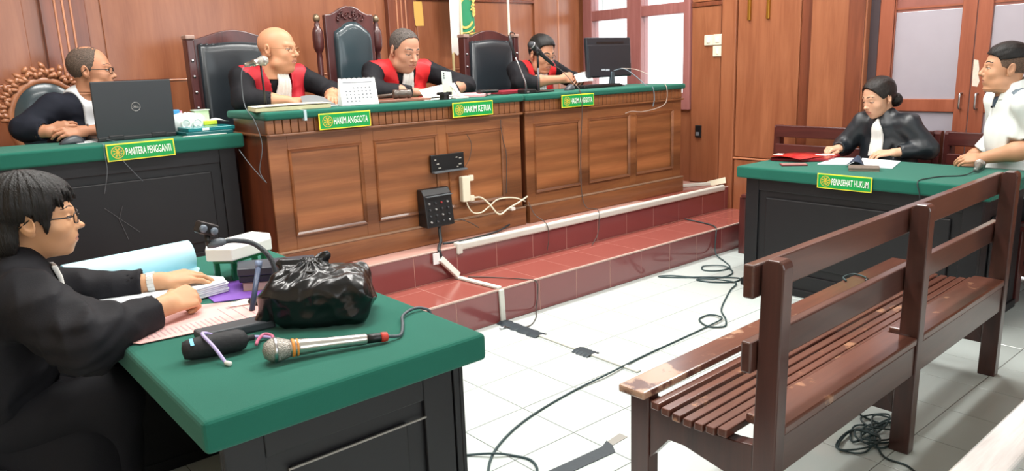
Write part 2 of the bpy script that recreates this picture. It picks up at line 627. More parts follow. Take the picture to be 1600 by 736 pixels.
# glazed double door with frosted film
M_film = mat('frosted_film', '#a39da6', rough=0.22, spec=0.5, var=0.05, vscale=8, coat=0.4)
M_upper = mat('upper_glass_reflection', '#8d5a52', rough=0.12, spec=0.6, var=0.25, vscale=12, coat=0.5)  # clear upper panes, the reflected wood painted into their colour
door = thing('door_1', (XR, -1.03, 0.0), kind='structure')
XD = XR - 0.02
MB().box(XR - 0.03, XR + 0.1, -0.538, -0.447, 0, 2.3).build('door_jamb', M_doorw, door, bevel=0.004)
MB().box(XR - 0.03, XR + 0.1, -1.70, -1.615, 0, 2.3).build('door_jamb', M_doorw, door, bevel=0.004)
MB().box(XR - 0.03, XR + 0.1, -1.615, -0.538, 2.21, 2.3).build('door_head', M_doorw, door, bevel=0.004)
for (a, b, g0, g1) in ((-1.028, -0.54, -0.945, -0.545), (-1.613, -1.032, -1.53, -1.115)):
    leaf = thing('door_leaf', (0, 0, 0))
    leaf.parent = door
    MB().box(XD, XD + 0.045, a, g0, 0.01, 2.2).build('stile', M_doorw, leaf, bevel=0.004)
    MB().box(XD, XD + 0.045, g1, b, 0.01, 2.2).build('stile', M_doorw, leaf, bevel=0.004)
    for (c, d) in ((0.01, 0.25), (1.006, 1.088), (2.1, 2.2)):
        MB().box(XD + 0.002, XD + 0.043, g0, g1, c, d).build('rail', M_doorw, leaf, bevel=0.004)
    MB().box(XD + 0.018, XD + 0.024, g0, g1, 0.25, 1.006).build('pane', M_film, leaf)
    MB().box(XD + 0.018, XD + 0.024, g0, g1, 1.088, 1.642).build('pane', M_film, leaf)
    MB().box(XD + 0.018, XD + 0.024, g0, g1, 1.643, 2.1).build('pane', M_upper, leaf)
    MB().box(XD + 0.012, XD + 0.018, g0, g1, 1.660, 1.672).build('glazing_bar', M_doorw, leaf)
    hy = -0.985 if a > -1.03 else -1.075
    h = MB().tube(spline([(XD, hy, 1.125), (XD - 0.03, hy, 1.12), (XD - 0.034, hy, 1.08), (XD - 0.03, hy, 1.035), (XD, hy, 1.03)]), 0.006, 8)
    h.build('handle', M_steel, leaf, smooth=True)
# scraps of a torn notice stuck on the right door leaf
npz = MB()
npz.prism([(1.33, -1.0365), (1.325, -1.062), (1.27, -1.072), (1.24, -1.068), (1.20, -1.08), (1.165, -1.07), (1.17, -1.040), (1.25, -1.0365)], 0, 0.0006,
          Matrix(((0, 0, -1, XD - 0.0006), (0, 1, 0, 0), (1, 0, 0, 0), (0, 0, 0, 1))))
tag(npz.build('torn_notice', mat('old_paper', '#d9cbbb', rough=0.85, var=0.2, vscale=60), at=(XD, -1.05, 1.25)), 'torn pale paper notice stuck on the door frame beside the man\'s face', 'notice')

# dark socket and switches on the right wall
def plate(y0, y1, z0, z1, label, m, grp=None, rocker=None):
    t = thing('light_switch', (XR - 0.012, (y0 + y1) / 2, (z0 + z1) / 2), label, 'switch', grp)
    MB().box(XR - 0.024, XR - 0.011, y0, y1, z0, z1).build('plate', m, t, bevel=0.004)
    r = rocker or (0.3, 0.7)
    MB().box(XR - 0.029, XR - 0.023, y0 + (y1 - y0) * r[0], y0 + (y1 - y0) * r[1], z0 + (z1 - z0) * 0.25, z0 + (z1 - z0) * 0.75).build('rocker', M_white, t, bevel=0.002)
    return t


plate(0.868, 0.950, 1.496, 1.578, 'cream switch plate on the right wall, upper left of the three', M_cream, 'wall switches')
plate(0.784, 0.866, 1.496, 1.580, 'cream switch plate on the right wall, upper right of the three', M_cream, 'wall switches')
plate(0.784, 0.866, 1.408, 1.490, 'cream switch plate on the right wall, lowest of the three', M_cream, 'wall switches', (0.35, 0.6))
so = thing('wall_socket', (XR - 0.012, 1.0, 0.80), 'small dark wall socket low beside the right end of the judges\' bench', 'socket')
MB().box(XR - 0.03, XR - 0.011, 0.965, 1.02, 0.755, 0.855).build('plate', M_black, so, bevel=0.004)
MB().box(XR - 0.036, XR - 0.029, 0.978, 1.008, 0.77, 0.80).build('socket_face', mat('grey_plastic', '#6d7075', rough=0.4), so, bevel=0.002)
sc = thing('wall_sconce', (XR - 0.014, 0.465, 1.667), 'two slim brass bars of a wall lamp high on the right wall', 'lamp')
for y in (0.545, 0.385):
    MB().box(XR - 0.034, XR - 0.013, y - 0.012, y + 0.012, 1.667, 2.15).build('brass_bar', M_gold, sc, bevel=0.004)
MB().box(XR - 0.05, XR - 0.013, 0.36, 0.57, 2.05, 2.12).build('back_plate', M_gold, sc, bevel=0.006)

# yellow note, flags
tag(MB().prism([(0.622, 1.912), (0.715, 1.914), (0.722, 1.80), (0.722, 1.729), (0.645, 1.727), (0.634, 1.82)], 0, 0.0008,
               Matrix(((1, 0, 0, 0), (0, 0, -1, YB - 0.0135), (0, 1, 0, 0), (0, 0, 0, 1)))).build('yellow_note', mat('yellow_card', '#e0b25c', rough=0.8), at=(0.67, YB, 1.82)),
    'yellow paper note pinned on the back wall above the central judge', 'note')

# ------------------------------------------------------------------ ceiling lamps (above the frame)
lampg = 'fluorescent ceiling lamps'
LPL = ('over the left foreground table', 'over the bare floor', 'over the counsel table', 'over the clerk', 'over the central judge', 'over the right-hand judge', 'behind the camera at left', 'over the lower right bench')
for i, (x, y) in enumerate(((-1.9, -0.9), (-0.1, -0.9), (1.5, -0.9), (-1.9, 0.9), (-0.1, 0.9), (1.5, 0.9))):
    t = thing('ceiling_lamp', (x, y, 3.0), 'white fluorescent lamp on the ceiling ' + LPL[i], 'lamp', lampg)
    MB().box(x - 0.62, x + 0.62, y - 0.16, y + 0.16, 2.95, 3.0).build('housing', M_white, t, bevel=0.005)
    l = area_light('lamp_light', (0, 0, -0.06), (0, 0, 0), 1.2, 0.28, LAMP_W, (1.0, 0.98, 0.94))
    l.parent = t
# ------------------------------------------------------------------ judges' bench: two joined units
def panel_frame(mb, x0, x1, z0, z1, y, w=0.02, d=0.012):
    """mitred raised moulding around a rectangle on a front that faces -y"""
    prof = [(0.0, 0.0), (0.004, -d), (w * 0.5, -d * 0.55), (w, 0.0)]      # (inward, y)
    c = [(x0, z0, 1, 1), (x1, z0, -1, 1), (x1, z1, -1, -1), (x0, z1, 1, -1)]
    rings = []
    for px, pz, sx, sz in c:
        rings.append([(px + sx * a, y + b, pz + sz * a) for a, b in prof])
    vs = [p for r in rings for p in r]
    n = len(prof)
    fs = []
    for i in range(4):
        j = (i + 1) % 4
        for k in range(n - 1):
            fs.append((i * n + k, j * n + k, j * n + k + 1, i * n + k + 1))
    mb.add(vs, fs)


def judge_bench(name, x0, x1, panels, label, side_left):
    t = thing(name, ((x0 + x1) / 2, 1.1, H2), label, 'bench desk')
    yf = 0.872
    body = MB()
    body.box(x0, x0 + 0.03, yf + 0.012, 1.30, H2, 1.176)
    body.box(x1 - 0.03, x1, yf + 0.012, 1.30, H2, 1.176)
    body.box(x0 + 0.03, x1 - 0.03, yf + 0.02, yf + 0.04, H2, 1.176)
    body.build('carcass', M_teakd, t, bevel=0.002)
    xs = [x0] + [v for p in panels for v in p] + [x1]
    for i in range(0, len(xs), 2):
        MB().box(xs[i], xs[i + 1], yf, yf + 0.02, 0.49, 1.09).build('stile', M_teak, t, bevel=0.002)
    for a, b in panels:
        MB().box(a, b, yf, yf + 0.02, 0.49, 0.565).build('rail', M_teak, t, bevel=0.002)
        MB().box(a, b, yf, yf + 0.02, 1.018, 1.09).build('rail', M_teak, t, bevel=0.002)
    for a, b in panels:
        p = MB().box(a, b, yf + 0.008, yf + 0.02, 0.565, 1.018).build('front_panel', M_teak_panel, t)
        mo = MB()
        panel_frame(mo, a - 0.004, b + 0.004, 0.561, 1.022, yf + 0.0015)
        mo.build('panel_moulding', M_teak, p)
    MB().box(x0 - 0.005, x1 + 0.005, yf - 0.028, yf + 0.03, H2, 0.483).build('plinth', M_teak, t, bevel=0.004)
    MB().box(x0 - 0.006, x1 + 0.006, yf - 0.03, yf + 0.03, 0.4835, 0.492).build('plinth_cap', mat('dusty_wood', '#8d6f58', rough=0.7, var=0.2, vscale=12), t, bevel=0.003)
    MB().box(x0 - 0.012, x1 + 0.012, yf - 0.02, yf + 0.06, 1.088, 1.102).build('cornice', M_teak, t, bevel=0.005)
    if side_left:
        MB().box(x0 - 0.012, x0 + 0.01, yf - 0.02, 1.30, 1.088, 1.102).build('side_cornice', M_teak, t, bevel=0.005)
    n = int((x1 - x0) / 0.042)
    w = (x1 - x0) / n
    rd = MB()
    for i in range(n):
        rd.box(x0 + i * w + 0.002, x0 + (i + 1) * w - 0.002, yf - 0.006, yf + 0.02, 1.102, 1.172)
    rd.build('reeded_frieze', M_teak, t, bevel=0.003, kind='stuff')
    MB().box(x0 - 0.014, x1 + 0.014, 0.838, 1.36, 1.172, 1.213).build('felt_top', M_felt, t, bevel=0.014, bseg=3)
    return t


PAN1 = [(-1.165, -0.742), (-0.664, -0.236), (-0.170, 0.266)]
PAN2 = [(0.530, 0.959), (1.036, 1.473), (1.545, 1.981)]
judge_bench('judges_bench', -1.268, 0.412, PAN1, 'long panelled wooden judges\' bench with green top, left of the two units', True)
judge_bench('judges_bench', 0.455, 2.085, PAN2, 'long panelled wooden judges\' bench with green top, right unit by the window', False)


# ------------------------------------------------------------------ black tables with green felt tops
def black_table(name, x0, x1, y0, y1, z0, ztop, drape, label, front, over=0.045, knee=None):
    """front: side that is closed by a big panel ('-y', '+x', '-x'); the two short sides are closed too"""
    t = thing(name, ((x0 + x1) / 2, (y0 + y1) / 2, z0), label, 'table')
    MB().box(x0, x1, y0, y1, ztop - drape, ztop).build('felt_top', M_felt, t, bevel=0.012, bseg=3)
    a0, a1, b0, b1 = x0 + over, x1 - over, y0 + over, y1 - over
    zt = ztop - drape + 0.004

    def panel(u0, u1, axis, c, sgn):
        """framed panel; runs along x (axis 'x') at y=c, or along y at x=c; sgn = outward direction"""
        def put_box(nm, p, q, z_a, z_b, d0, d1, parent=t, m=M_blackp, bev=0.003):
            lo, hi = sorted((c + sgn * d0, c + sgn * d1))
            if axis == 'x':
                return MB().box(p, q, lo, hi, z_a, z_b).build(nm, m, parent, bevel=bev)
            return MB().box(lo, hi, p, q, z_a, z_b).build(nm, m, parent, bevel=bev)
        st = 0.085
        pn = put_box('panel_frame', u0, u1, z0 + 0.03, zt, -0.03, -0.012)
        put_box('stile', u0, u0 + st, z0 + 0.03, zt, -0.012, 0.0)
        put_box('stile', u1 - st, u1, z0 + 0.03, zt, -0.012, 0.0)
        put_box('rail', u0 + st, u1 - st, zt - 0.075, zt, -0.012, 0.0)
        put_box('rail', u0 + st, u1 - st, z0 + 0.03, z0 + 0.13, -0.012, 0.0)
        put_box('raised_panel', u0 + st + 0.05, u1 - st - 0.05, z0 + 0.18, zt - 0.115, -0.012, 0.001, bev=0.006)
        put_box('foot_rail', u0 - 0.012, u1 + 0.012, z0, z0 + 0.045, -0.036, 0.012)
    if front == '-y':
        panel(a0, a1, 'x', b0, -1)
        panel(b0 + 0.035, b1, 'y', a1, 1)
        panel(b0 + 0.035, b1, 'y', a0, -1)
    else:
        s = 1 if front == '+x' else -1
        panel(b0, b1, 'y', a1 if s > 0 else a0, s)
        e0, e1 = (a0, a1 - 0.035) if s > 0 else (a0 + 0.035, a1)
        panel(e0, e1, 'x', b0, -1)
        panel(e0, e1, 'x', b1, 1)
    return t


cdesk = black_table('clerk_desk', -3.0, -1.285, 1.13, 1.58, H2, 1.103, 0.075, 'black panelled clerk\'s desk with green felt top left of the judges\' bench', '-y', over=0.04)
ptab = black_table('prosecutor_table', -2.395, -1.702, -1.415, 0.0, 0.0, 0.752, 0.07, 'black table with green felt top in the left foreground', '+x')
ctab = black_table('counsel_table', 1.20, 1.90, -1.60, -0.215, 0.0, 0.752, 0.07, 'black table with green felt top in front of the counsel', '-x')


M_lit_edge = mat('worn_lit_paint', '#8d8a85', rough=0.8)
MB().box(-2.22, -1.865, -1.3725, -1.3685, 0.5655, 0.5695).build('worn_edge_highlight', M_lit_edge, ptab)  # worn panel edge, its highlight painted on as a pale strip
for a, b in (((-1.985, 1.163, 0.80), (-1.845, 1.163, 0.66)), ((-1.905, 1.163, 0.80), (-1.925, 1.163, 0.745)), ((-1.93, 1.163, 0.745), (-1.90, 1.163, 0.63))):
    MB().tube([a, b], 0.0012, 4).build('scratch', mat('scratch_grey', '#55565a', rough=0.8), cdesk)


# ------------------------------------------------------------------ slatted wooden benches
M_bw = wood('bench_varnish', '#3b221d', '#57352c', axis='x', rough=0.30, coat=0.45, stretch=10, wear=None)
M_bseat = wood('bench_seat_varnish', '#4b2a21', '#6a3f31', axis='x', rough=0.28, coat=0.5, stretch=10, wear='#a5795c')
M_bfront = wood('bench_front_varnish', '#4b2a21', '#6a3f31', axis='x', rough=0.3, coat=0.45, stretch=10, wear='#b08c74', wear_x=(-1.05, -0.45))
M_bpost = wood('bench_post_varnish', '#351d19', '#4e2c25', axis='z', rough=0.30, coat=0.4, stretch=10)


def court_bench(loc, rz, label, L=(-0.945, 0.0, 0.935), rails=((0.795, 0.885), (0.592, 0.678)), seat_m=None, m=None, post_m=None, group='slatted wooden benches', over=0.06):
    m = m or M_bw
    seat_m = seat_m or M_bseat
    post_m = post_m or M_bpost
    t = thing('wooden_bench', (0, 0, 0), label, 'bench', group)
    x0, x1 = L[0] - over, L[-1] + over
    # end and middle frames
    for i, x in enumerate(L):
        M = Matrix(((0, 0, 1, x), (1, 0, 0, 0), (0, 1, 0, 0), (0, 0, 0, 1)))
        p = MB()
        p.prism([(-0.245, 0), (-0.178, 0), (-0.182, 0.45), (-0.190, 0.88), (-0.196, 0.893), (-0.206, 0.899), (-0.236, 0.899), (-0.246, 0.893), (-0.25, 0.88), (-0.247, 0.40)], -0.025, 0.025, M)
        p.build('back_post', post_m, t, bevel=0.004)
        p = MB()
        p.prism([(0.165, 0), (0.235, 0), (0.235, 0.415), (0.165, 0.415)], -0.025, 0.025, M)
        p.build('leg', post_m, t, bevel=0.004)
        p = MB()
        top = [(0.163, 0.402), (0.12, 0.396), (0.06, 0.383), (0.0, 0.374), (-0.06, 0.370), (-0.12, 0.372), (-0.180, 0.38)]
        p.prism([(0.163, 0.21), *top, (-0.180, 0.155), (-0.115, 0.262), (0.04, 0.295), (0.095, 0.293)][::-1], -0.021, 0.021, M)
        p.build('side_apron', post_m, t, bevel=0.003)
        p = MB()
        p.prism([(-0.18, 0.14), (0.163, 0.14), (0.163, 0.20), (-0.18, 0.20)][::-1], -0.016, 0.016, M)
        if i > 0:
            p.build('stretcher', post_m, t, bevel=0.003)
    # seat
    MB().box(x0 - 0.005, x1 + 0.005, 0.152, 0.25, 0.415, 0.440).build('front_board', M_bfront if seat_m is M_bseat else seat_m, t, bevel=0.006)
    ys = [0.126, 0.088, 0.05, 0.012, -0.026, -0.064, -0.102]
    for k, y in enumerate(ys):
        z = 0.412 - 0.020 * math.sin(PI * (0.152 - y) / 0.30)
        MB().box(x0 + 0.012, x1 - 0.012, y - 0.0145, y + 0.0145, z - 0.018, z + 0.006).build('slat', seat_m, t, bevel=0.004)
    for a, b in zip(L[:-1], L[1:]):
        MB().box(a + 0.026, b - 0.026, -0.245, -0.128, 0.412, 0.440).build('rear_board', seat_m, t, bevel=0.006)
        MB().box(a + 0.026, b - 0.026, -0.240, -0.212, 0.300, 0.4115).build('rear_apron', m, t, bevel=0.004)
    for (z0, z1) in rails:
        MB().box(x0 + 0.01, x1 - 0.01, -0.182, -0.152, z0, z1).build('back_rail', m, t, bevel=0.005)
    t.location = loc
    t.rotation_euler = (0, 0, rz)
    return t


court_bench((-0.160, -1.600, 0), math.radians(1.6), 'dark varnished slatted bench standing across the right foreground')
M_glare = wood('glare_pale_wood', '#bdbdbb', '#ececea', axis='x', rough=0.12, coat=0.8, stretch=10)  # glare on the varnished seat, put in as a near-white wood colour
court_bench((-0.05, -2.487, 0), math.radians(0.4), 'slatted bench seat with its glare painted pale, cut by the lower right corner', seat_m=M_glare, m=M_bw)
RB = ((0.815, 0.90), (0.69, 0.765), (0.575, 0.645))
M_dk = wood('bench_dark', '#3c1a1a', '#5a2a26', axis='x', rough=0.32, coat=0.4, stretch=10)
M_dkz = wood('bench_dark_post', '#3c1a1a', '#5a2a26', axis='z', rough=0.32, coat=0.4, stretch=10)
court_bench((2.14, -0.36, 0), PI / 2, 'dark slat-backed bench against the right wall behind the woman counsel', L=(-0.555, 0.0, 0.545), rails=RB, seat_m=M_dk, m=M_dk, post_m=M_dkz, over=0.0)
court_bench((2.14, -1.53, 0), PI / 2, 'dark slat-backed bench against the door behind the man in white', L=(-0.555, 0.0, 0.545), rails=RB, seat_m=M_dk, m=M_dk, post_m=M_dkz, over=0.0)


# ------------------------------------------------------------------ judges' chairs
def arch(x0, x1, zb, zs, zt, n=12):
    """outline of a back with an arched top: (x,z) points, counter-clockwise"""
    pts = [(x0, zb), (x1, zb), (x1, zs)]
    for i in range(1, n):
        u = i / n
        x = x1 + (x0 - x1) * u
        s = math.sin(PI * u)
        pts.append((x, zs + (zt - zs) * s ** 1.6))
    pts.append((x0, zs))
    return pts


def XZ(y):
    return Matrix(((1, 0, 0, 0), (0, 0, -1, y), (0, 1, 0, 0), (0, 0, 0, 1)))


def chair_base(t, x0, x1, y0, y1, zseat, m):
    bx('seat_frame', m, t, x0, x1, y0, y1, zseat - 0.08, zseat - 0.02)
    bx('seat_cushion', M_leather, t, x0 + 0.02, x1 - 0.02, y0 + 0.01, y1 - 0.03, zseat - 0.02, zseat + 0.05, bevel=0.02, bseg=3)
    for x in (x0, x1 - 0.06):
        for y in (y0, y1 - 0.06):
            bx('leg', m, t, x, x + 0.06, y, y + 0.06, H2, zseat - 0.08)
        arm = MB().tube(spline([(x + 0.03, y1 - 0.02, zseat + 0.22), (x + 0.03, (y0 + y1) / 2, zseat + 0.24), (x + 0.03, y0 + 0.05, zseat + 0.22), (x + 0.03, y0 + 0.03, zseat - 0.04)]), 0.025, 8)
        arm.build('armrest', m, t, smooth=True)


def leather_pad(x0, x1, zb, zs, zt, y, bulge=0.03):
    """cushioned back: arched outline with a rounded front"""
    out = arch(x0, x1, zb, zs, zt)
    cx, cz = (x0 + x1) / 2, (zb + zs) / 2
    mb = MB()
    rings = []
    for s, d in ((1.0, 0.0), (1.0, -bulge * 0.45), (0.95, -bulge * 0.85), (0.86, -bulge), (0.5, -bulge * 1.05), (0.02, -bulge * 1.05)):
        rings.append([(cx + (x - cx) * s, y + d, cz + (z - cz) * s) for x, z in out])
    n = len(out)
    vs = [p for r in rings for p in r]
    fs = []
    for i in range(len(rings) - 1):
        for k in range(n):
            k2 = (k + 1) % n
            fs.append((i * n + k, i * n + k2, (i + 1) * n + k2, (i + 1) * n + k))
    mb.add(vs, fs)
    return mb


def judge_chair(cx, w, label, zt=1.665, y=1.86):
    x0, x1 = cx - w / 2, cx + w / 2
    t = thing('judge_chair', (cx, y - 0.2, H2), label, 'chair', 'high-backed leather chairs behind the bench')
    chair_base(t, x0 + 0.055, x1 - 0.055, y - 0.46, y, 0.83, M_chairw)
    MB().prism(arch(x0 + 0.03, x1 - 0.03, 0.80, zt - 0.055, zt)[::1], 0, 0.045, XZ(y)).build('back_frame', M_chairw, t, bevel=0.006)
    leather_pad(x0 + 0.07, x1 - 0.07, 0.84, zt - 0.085, zt - 0.07, y - 0.046, 0.045).build('back_cushion', M_leather, t, smooth=True)
    for x in (x0, x1 - 0.045):
        ps = MB()
        ps.box(x, x + 0.045, y - 0.075, y + 0.0, 0.80, zt - 0.055)
        p = ps.build('side_post', M_chairw, t, bevel=0.006)
        MB().box(x - 0.004, x + 0.049, y - 0.082, y + 0.004, zt - 0.055, zt - 0.03).build('post_cap', mat('worn_wood', '#9a7f74', rough=0.4), p, bevel=0.006)
        for k in range(7):
            zz = 0.95 + k * 0.09
            MB().lathe([(0.0095, 0), (0.008, 0.005), (0.003, 0.008)], 8, Matrix.Translation((x + 0.022, y - 0.075, zz)) @ Matrix.Rotation(PI / 2, 4, 'X')).build('stud', M_steel, p, smooth=True)
    # buttoned edge along the top of the leather
    tf = MB()
    n = 13
    for i in range(n):
        xx = x0 + 0.085 + (w - 0.17) * i / (n - 1)
        tf.lathe([(0.001, -0.012), (0.011, -0.007), (0.0145, 0), (0.011, 0.007), (0.001, 0.012)], 8, Matrix.Translation((xx, y - 0.062, zt - 0.088)))
    tf.build('tufted_edge', M_leather, t, smooth=True, kind='stuff')
    return t


judge_chair(-1.02, 0.575, 'black leather high-backed chair behind the bald judge')
judge_chair(0.95, 0.535, 'black leather high-backed chair between the flag and the right-hand judge')

# tall carved chair in the middle
cc = thing('carved_chair', (-0.298, 1.6, H2), 'tall dark carved chair with finials and green-black leather beside the central judge', 'chair', 'high-backed leather chairs behind the bench')
y = 1.86
chair_base(cc, -0.50, -0.04, y - 0.46, y, 0.85, M_chairw)
crest = [(-0.435, 0.85), (-0.085, 0.85), (-0.080, 1.765), (-0.125, 1.768), (-0.165, 1.785), (-0.195, 1.805), (-0.235, 1.818), (-0.285, 1.818), (-0.325, 1.803), (-0.355, 1.783), (-0.395, 1.766), (-0.438, 1.762)]
MB().prism(crest, 0, 0.04, XZ(y)).build('back_board', M_chairw, cc, bevel=0.006)
M_leather2 = mat('green_leather', '#2b3a40', rough=0.28, spec=0.5, bump=0.08, bscale=200, coat=0.2)
pad = [(-0.385, 0.9), (-0.12, 0.9), (-0.118, 1.60), (-0.125, 1.645), (-0.150, 1.668), (-0.175, 1.685), (-0.20, 1.706), (-0.235, 1.718), (-0.27, 1.718), (-0.305, 1.706), (-0.325, 1.687), (-0.355, 1.672), (-0.380, 1.655), (-0.386, 1.60)]
mb = MB()
cxp, czp = -0.25, 1.3
rings = [[(cxp + (px - cxp) * s, y - 0.04 + d, czp + (pz - czp) * s) for px, pz in pad] for s, d in ((1.0, 0), (1.0, -0.018), (0.96, -0.034), (0.88, -0.04), (0.4, -0.042), (0.02, -0.042))]
n = len(pad)
mb.add([p for r in rings for p in r], [(i * n + k, i * n + (k + 1) % n, (i + 1) * n + (k + 1) % n, (i + 1) * n + k) for i in range(5) for k in range(n)])
mb.build('back_cushion', M_leather2, cc, smooth=True)
for x in (-0.483, -0.045):
    pr = [(0.017, 0), (0.019, 0.02), (0.014, 0.05), (0.017, 0.30), (0.020, 0.45), (0.0165, 0.49), (0.027, 0.505), (0.034, 0.53), (0.036, 0.57), (0.035, 0.62), (0.028, 0.645), (0.018, 0.655), (0.018, 0.675), (0.0135, 0.685), (0.020, 0.70), (0.019, 0.72), (0.010, 0.735), (0.002, 0.738)]
    o = MB().lathe([(r, 1.03 + zz) for r, zz in pr], 14, Matrix.Translation((x, y - 0.01, 0))).build('turned_post', M_chairw, cc, smooth=True)
    MB().lathe([(0.004, 1.715), (0.019, 1.722), (0.0235, 1.74), (0.0185, 1.758), (0.003, 1.769)], 14, Matrix.Translation((x, y - 0.01, 0))).build('finial', mat('worn_brass', '#8b7a63', rough=0.3, metal=0.6), o, smooth=True)
    MB().box(x - 0.02, x + 0.02, y - 0.03, y + 0.01, 0.77, 1.03).build('post_foot', M_chairw, o, bevel=0.004)
# carving: leaf scrolls proud of the crest
cv = MB()
for k in range(60):
    a = k * 2.399
    r = 0.012 + 0.0042 * k ** 0.75 * 1.35
    xx, zz = -0.26 + r * 2.1 * math.cos(a), 1.757 + r * 0.62 * math.sin(a)
    if zz > 1.795 or zz < 1.724 or abs(xx + 0.26) > 0.115 - max(0, zz - 1.76) * 1.6:
        continue
    cv.tube(spline([(xx - 0.014 * math.cos(a + 1), y - 0.041, zz - 0.014 * math.sin(a + 1)), (xx, y - 0.052, zz), (xx + 0.012 * math.cos(a + 2), y - 0.041, zz + 0.012 * math.sin(a + 2))], 4), [0.002] + [0.0055] * 7 + [0.002], 6)
cv.build('crest_carving', M_chairw, cc, smooth=True, kind='stuff')

cc.location.x += 0.03

# clerk's chair: light carved oval back
ck = thing('oval_chair', (-2.035, 1.75, H2), 'light brown carved oval-backed chair behind the clerk', 'chair')
M_ck = wood('carved_light_wood', '#8a5438', '#b57b58', axis='z', rough=0.35, coat=0.3, stretch=6)
cx, cz, ra, rb, y = -2.01, 1.19, 0.18, 0.22, 2.05
chair_base(ck, -2.24, -1.80, y - 0.44, y - 0.02, 0.80, M_ck)
ring = [(cx + ra * math.cos(a), y - 0.01, cz + rb * math.sin(a)) for a in [2 * PI * k / 40 for k in range(40)]]
MB().tube(ring, 0.024, 10, closed=True).build('back_frame', M_ck, ck, smooth=True)
pp = MB()
rings = [[(cx + ra * s * math.cos(2 * PI * k / 32), y + d, cz + rb * s * math.sin(2 * PI * k / 32)) for k in range(32)] for s, d in ((1, 0.01), (1, -0.01), (0.9, -0.035), (0.6, -0.045), (0.02, -0.048))]
pp.add([p for r in rings for p in r], [(i * 32 + k, i * 32 + (k + 1) % 32, (i + 1) * 32 + (k + 1) % 32, (i + 1) * 32 + k) for i in range(4) for k in range(32)])
pp.build('back_cushion', M_leather2, ck, smooth=True)
lf = MB()
for k in range(34):
    a = math.radians(8 + 168 * k / 33)
    for rr, q in ((1.17, 0.0), (1.30, 0.4)):
        if rr > 1.2 and k % 2:
            continue
        hh = rr + 0.05 * math.sin(k * 1.7)
        px, pz = cx + ra * hh * math.cos(a), cz + rb * hh * math.sin(a)
        tw = math.sin(k * 2.1 + q) * 0.9
        dx, dz = math.cos(a + tw), math.sin(a + tw)
        lf.tube([(px - dx * 0.018, y - 0.006, pz - dz * 0.018), (px - dx * 0.006, y - 0.03, pz - dz * 0.006), (px + dx * 0.010, y - 0.032, pz + dz * 0.010), (px + dx * 0.024, y - 0.012, pz + dz * 0.024)], [0.006, 0.014, 0.013, 0.004], 7)
lf.build('leaf_carving', M_ck, ck, smooth=True, kind='stuff')
for x in (cx - 0.10, cx + 0.10):
    MB().tube([(x, y - 0.01, 0.80), (x, y - 0.01, 1.02)], 0.02, 8).build('back_stay', M_ck, ck, smooth=True)

# plain stool-chair the prosecutor sits on (mostly out of the frame)
pc = thing('office_chair', (-2.72, -0.47, 0), 'black chair the prosecutor sits on at the left edge', 'chair')
bx('seat', M_leather, pc, -2.98, -2.66, -0.70, -0.25, 0.40, 0.46, bevel=0.02)
bx('backrest', M_leather, pc, -3.0, -2.95, -0.70, -0.25, 0.46, 0.90, bevel=0.015)
for x in (-2.94, -2.55):
    for yy in (-0.69, -0.29):
        bx('leg', M_black, pc, x, x + 0.03, yy, yy + 0.03, 0, 0.40)
# flags on poles behind the bench
M_pole = mat('flag_pole', '#d8c690', rough=0.4)
M_polew = mat('flag_pole_white', '#dcd9c8', rough=0.4)


def flag(name, px, py, wave, x0, x1, zt, zb, m, label, polem, drop=0.05):
    t = thing(name, (px, py, H2), label, 'flag')
    MB().tube([(px, py, H2 + 0.01), (px, py, 2.35)], 0.011, 10).build('pole', polem, t, smooth=True)
    MB().lathe([(0.07, H2), (0.07, H2 + 0.02), (0.03, H2 + 0.05), (0.015, H2 + 0.10)], 18, Matrix.Translation((px, py, 0))).build('stand', M_blackp, t, smooth=True)
    MB().lathe([(0.002, 2.35), (0.018, 2.365), (0.014, 2.40), (0.002, 2.44)], 10, Matrix.Translation((px, py, 0))).build('finial', M_gold, t, smooth=True)
    return t


fl = flag('court_flag', 0.895, 2.22, 0, 0, 0, 0, 0, None, 'green court flag with yellow emblem hanging behind the right leather chair', M_pole)
M_flag = mat('green_satin', '#1f8a5c', rough=0.6, var=0.15, vscale=10, sheen=0.2)
M_yel = mat('yellow_embroidery', '#d8c168', rough=0.6)


def cloth(x0, x1, z0, z1, y, amp, nx=26, nz=18, ph=0.0, taper=1.0, freq=34):
    mb = MB()
    vs = []
    for j in range(nz + 1):
        v = j / nz
        for i in range(nx + 1):
            u = i / nx
            s = taper + (1 - taper) * (1 - v)
            xx = x0 + (x1 - x0) * u * s
            vs.append((xx, y + amp * math.sin(freq * (xx - x0) + ph + 1.2 * v) - 0.004, z1 + (z0 - z1) * v + 0.012 * math.sin(9 * u) * v))
    fs = [(j * (nx + 1) + i, j * (nx + 1) + i + 1, (j + 1) * (nx + 1) + i + 1, (j + 1) * (nx + 1) + i) for j in range(nz) for i in range(nx)]
    n = len(vs)
    vs += [(a, b + 0.003, c) for a, b, c in vs]
    fs += [tuple(q + n for q in f[::-1]) for f in fs]
    return mb.add(vs, fs)


cloth(0.91, 1.115, 1.665, 2.30, 2.20, 0.012, ph=0.6, freq=26).build('flag_cloth', M_flag, fl, smooth=True)
em = MB()
yy = 2.178


def band(pts, w):
    """flat embroidered band following points (x,z)"""
    P = [Vector((a - 0.09, yy, b)) for a, b in pts]
    L_, R_ = [], []
    for i, p in enumerate(P):
        d = (P[min(i + 1, len(P) - 1)] - P[max(i - 1, 0)]).normalized()
        nrm = Vector((-d.z, 0, d.x))
        L_.append(p + nrm * w[i] if isinstance(w, list) else p + nrm * w)
        R_.append(p - nrm * w[i] if isinstance(w, list) else p - nrm * w)
    n = len(P)
    em.add(L_ + R_, [(i, i + 1, n + i + 1, n + i) for i in range(n - 1)])


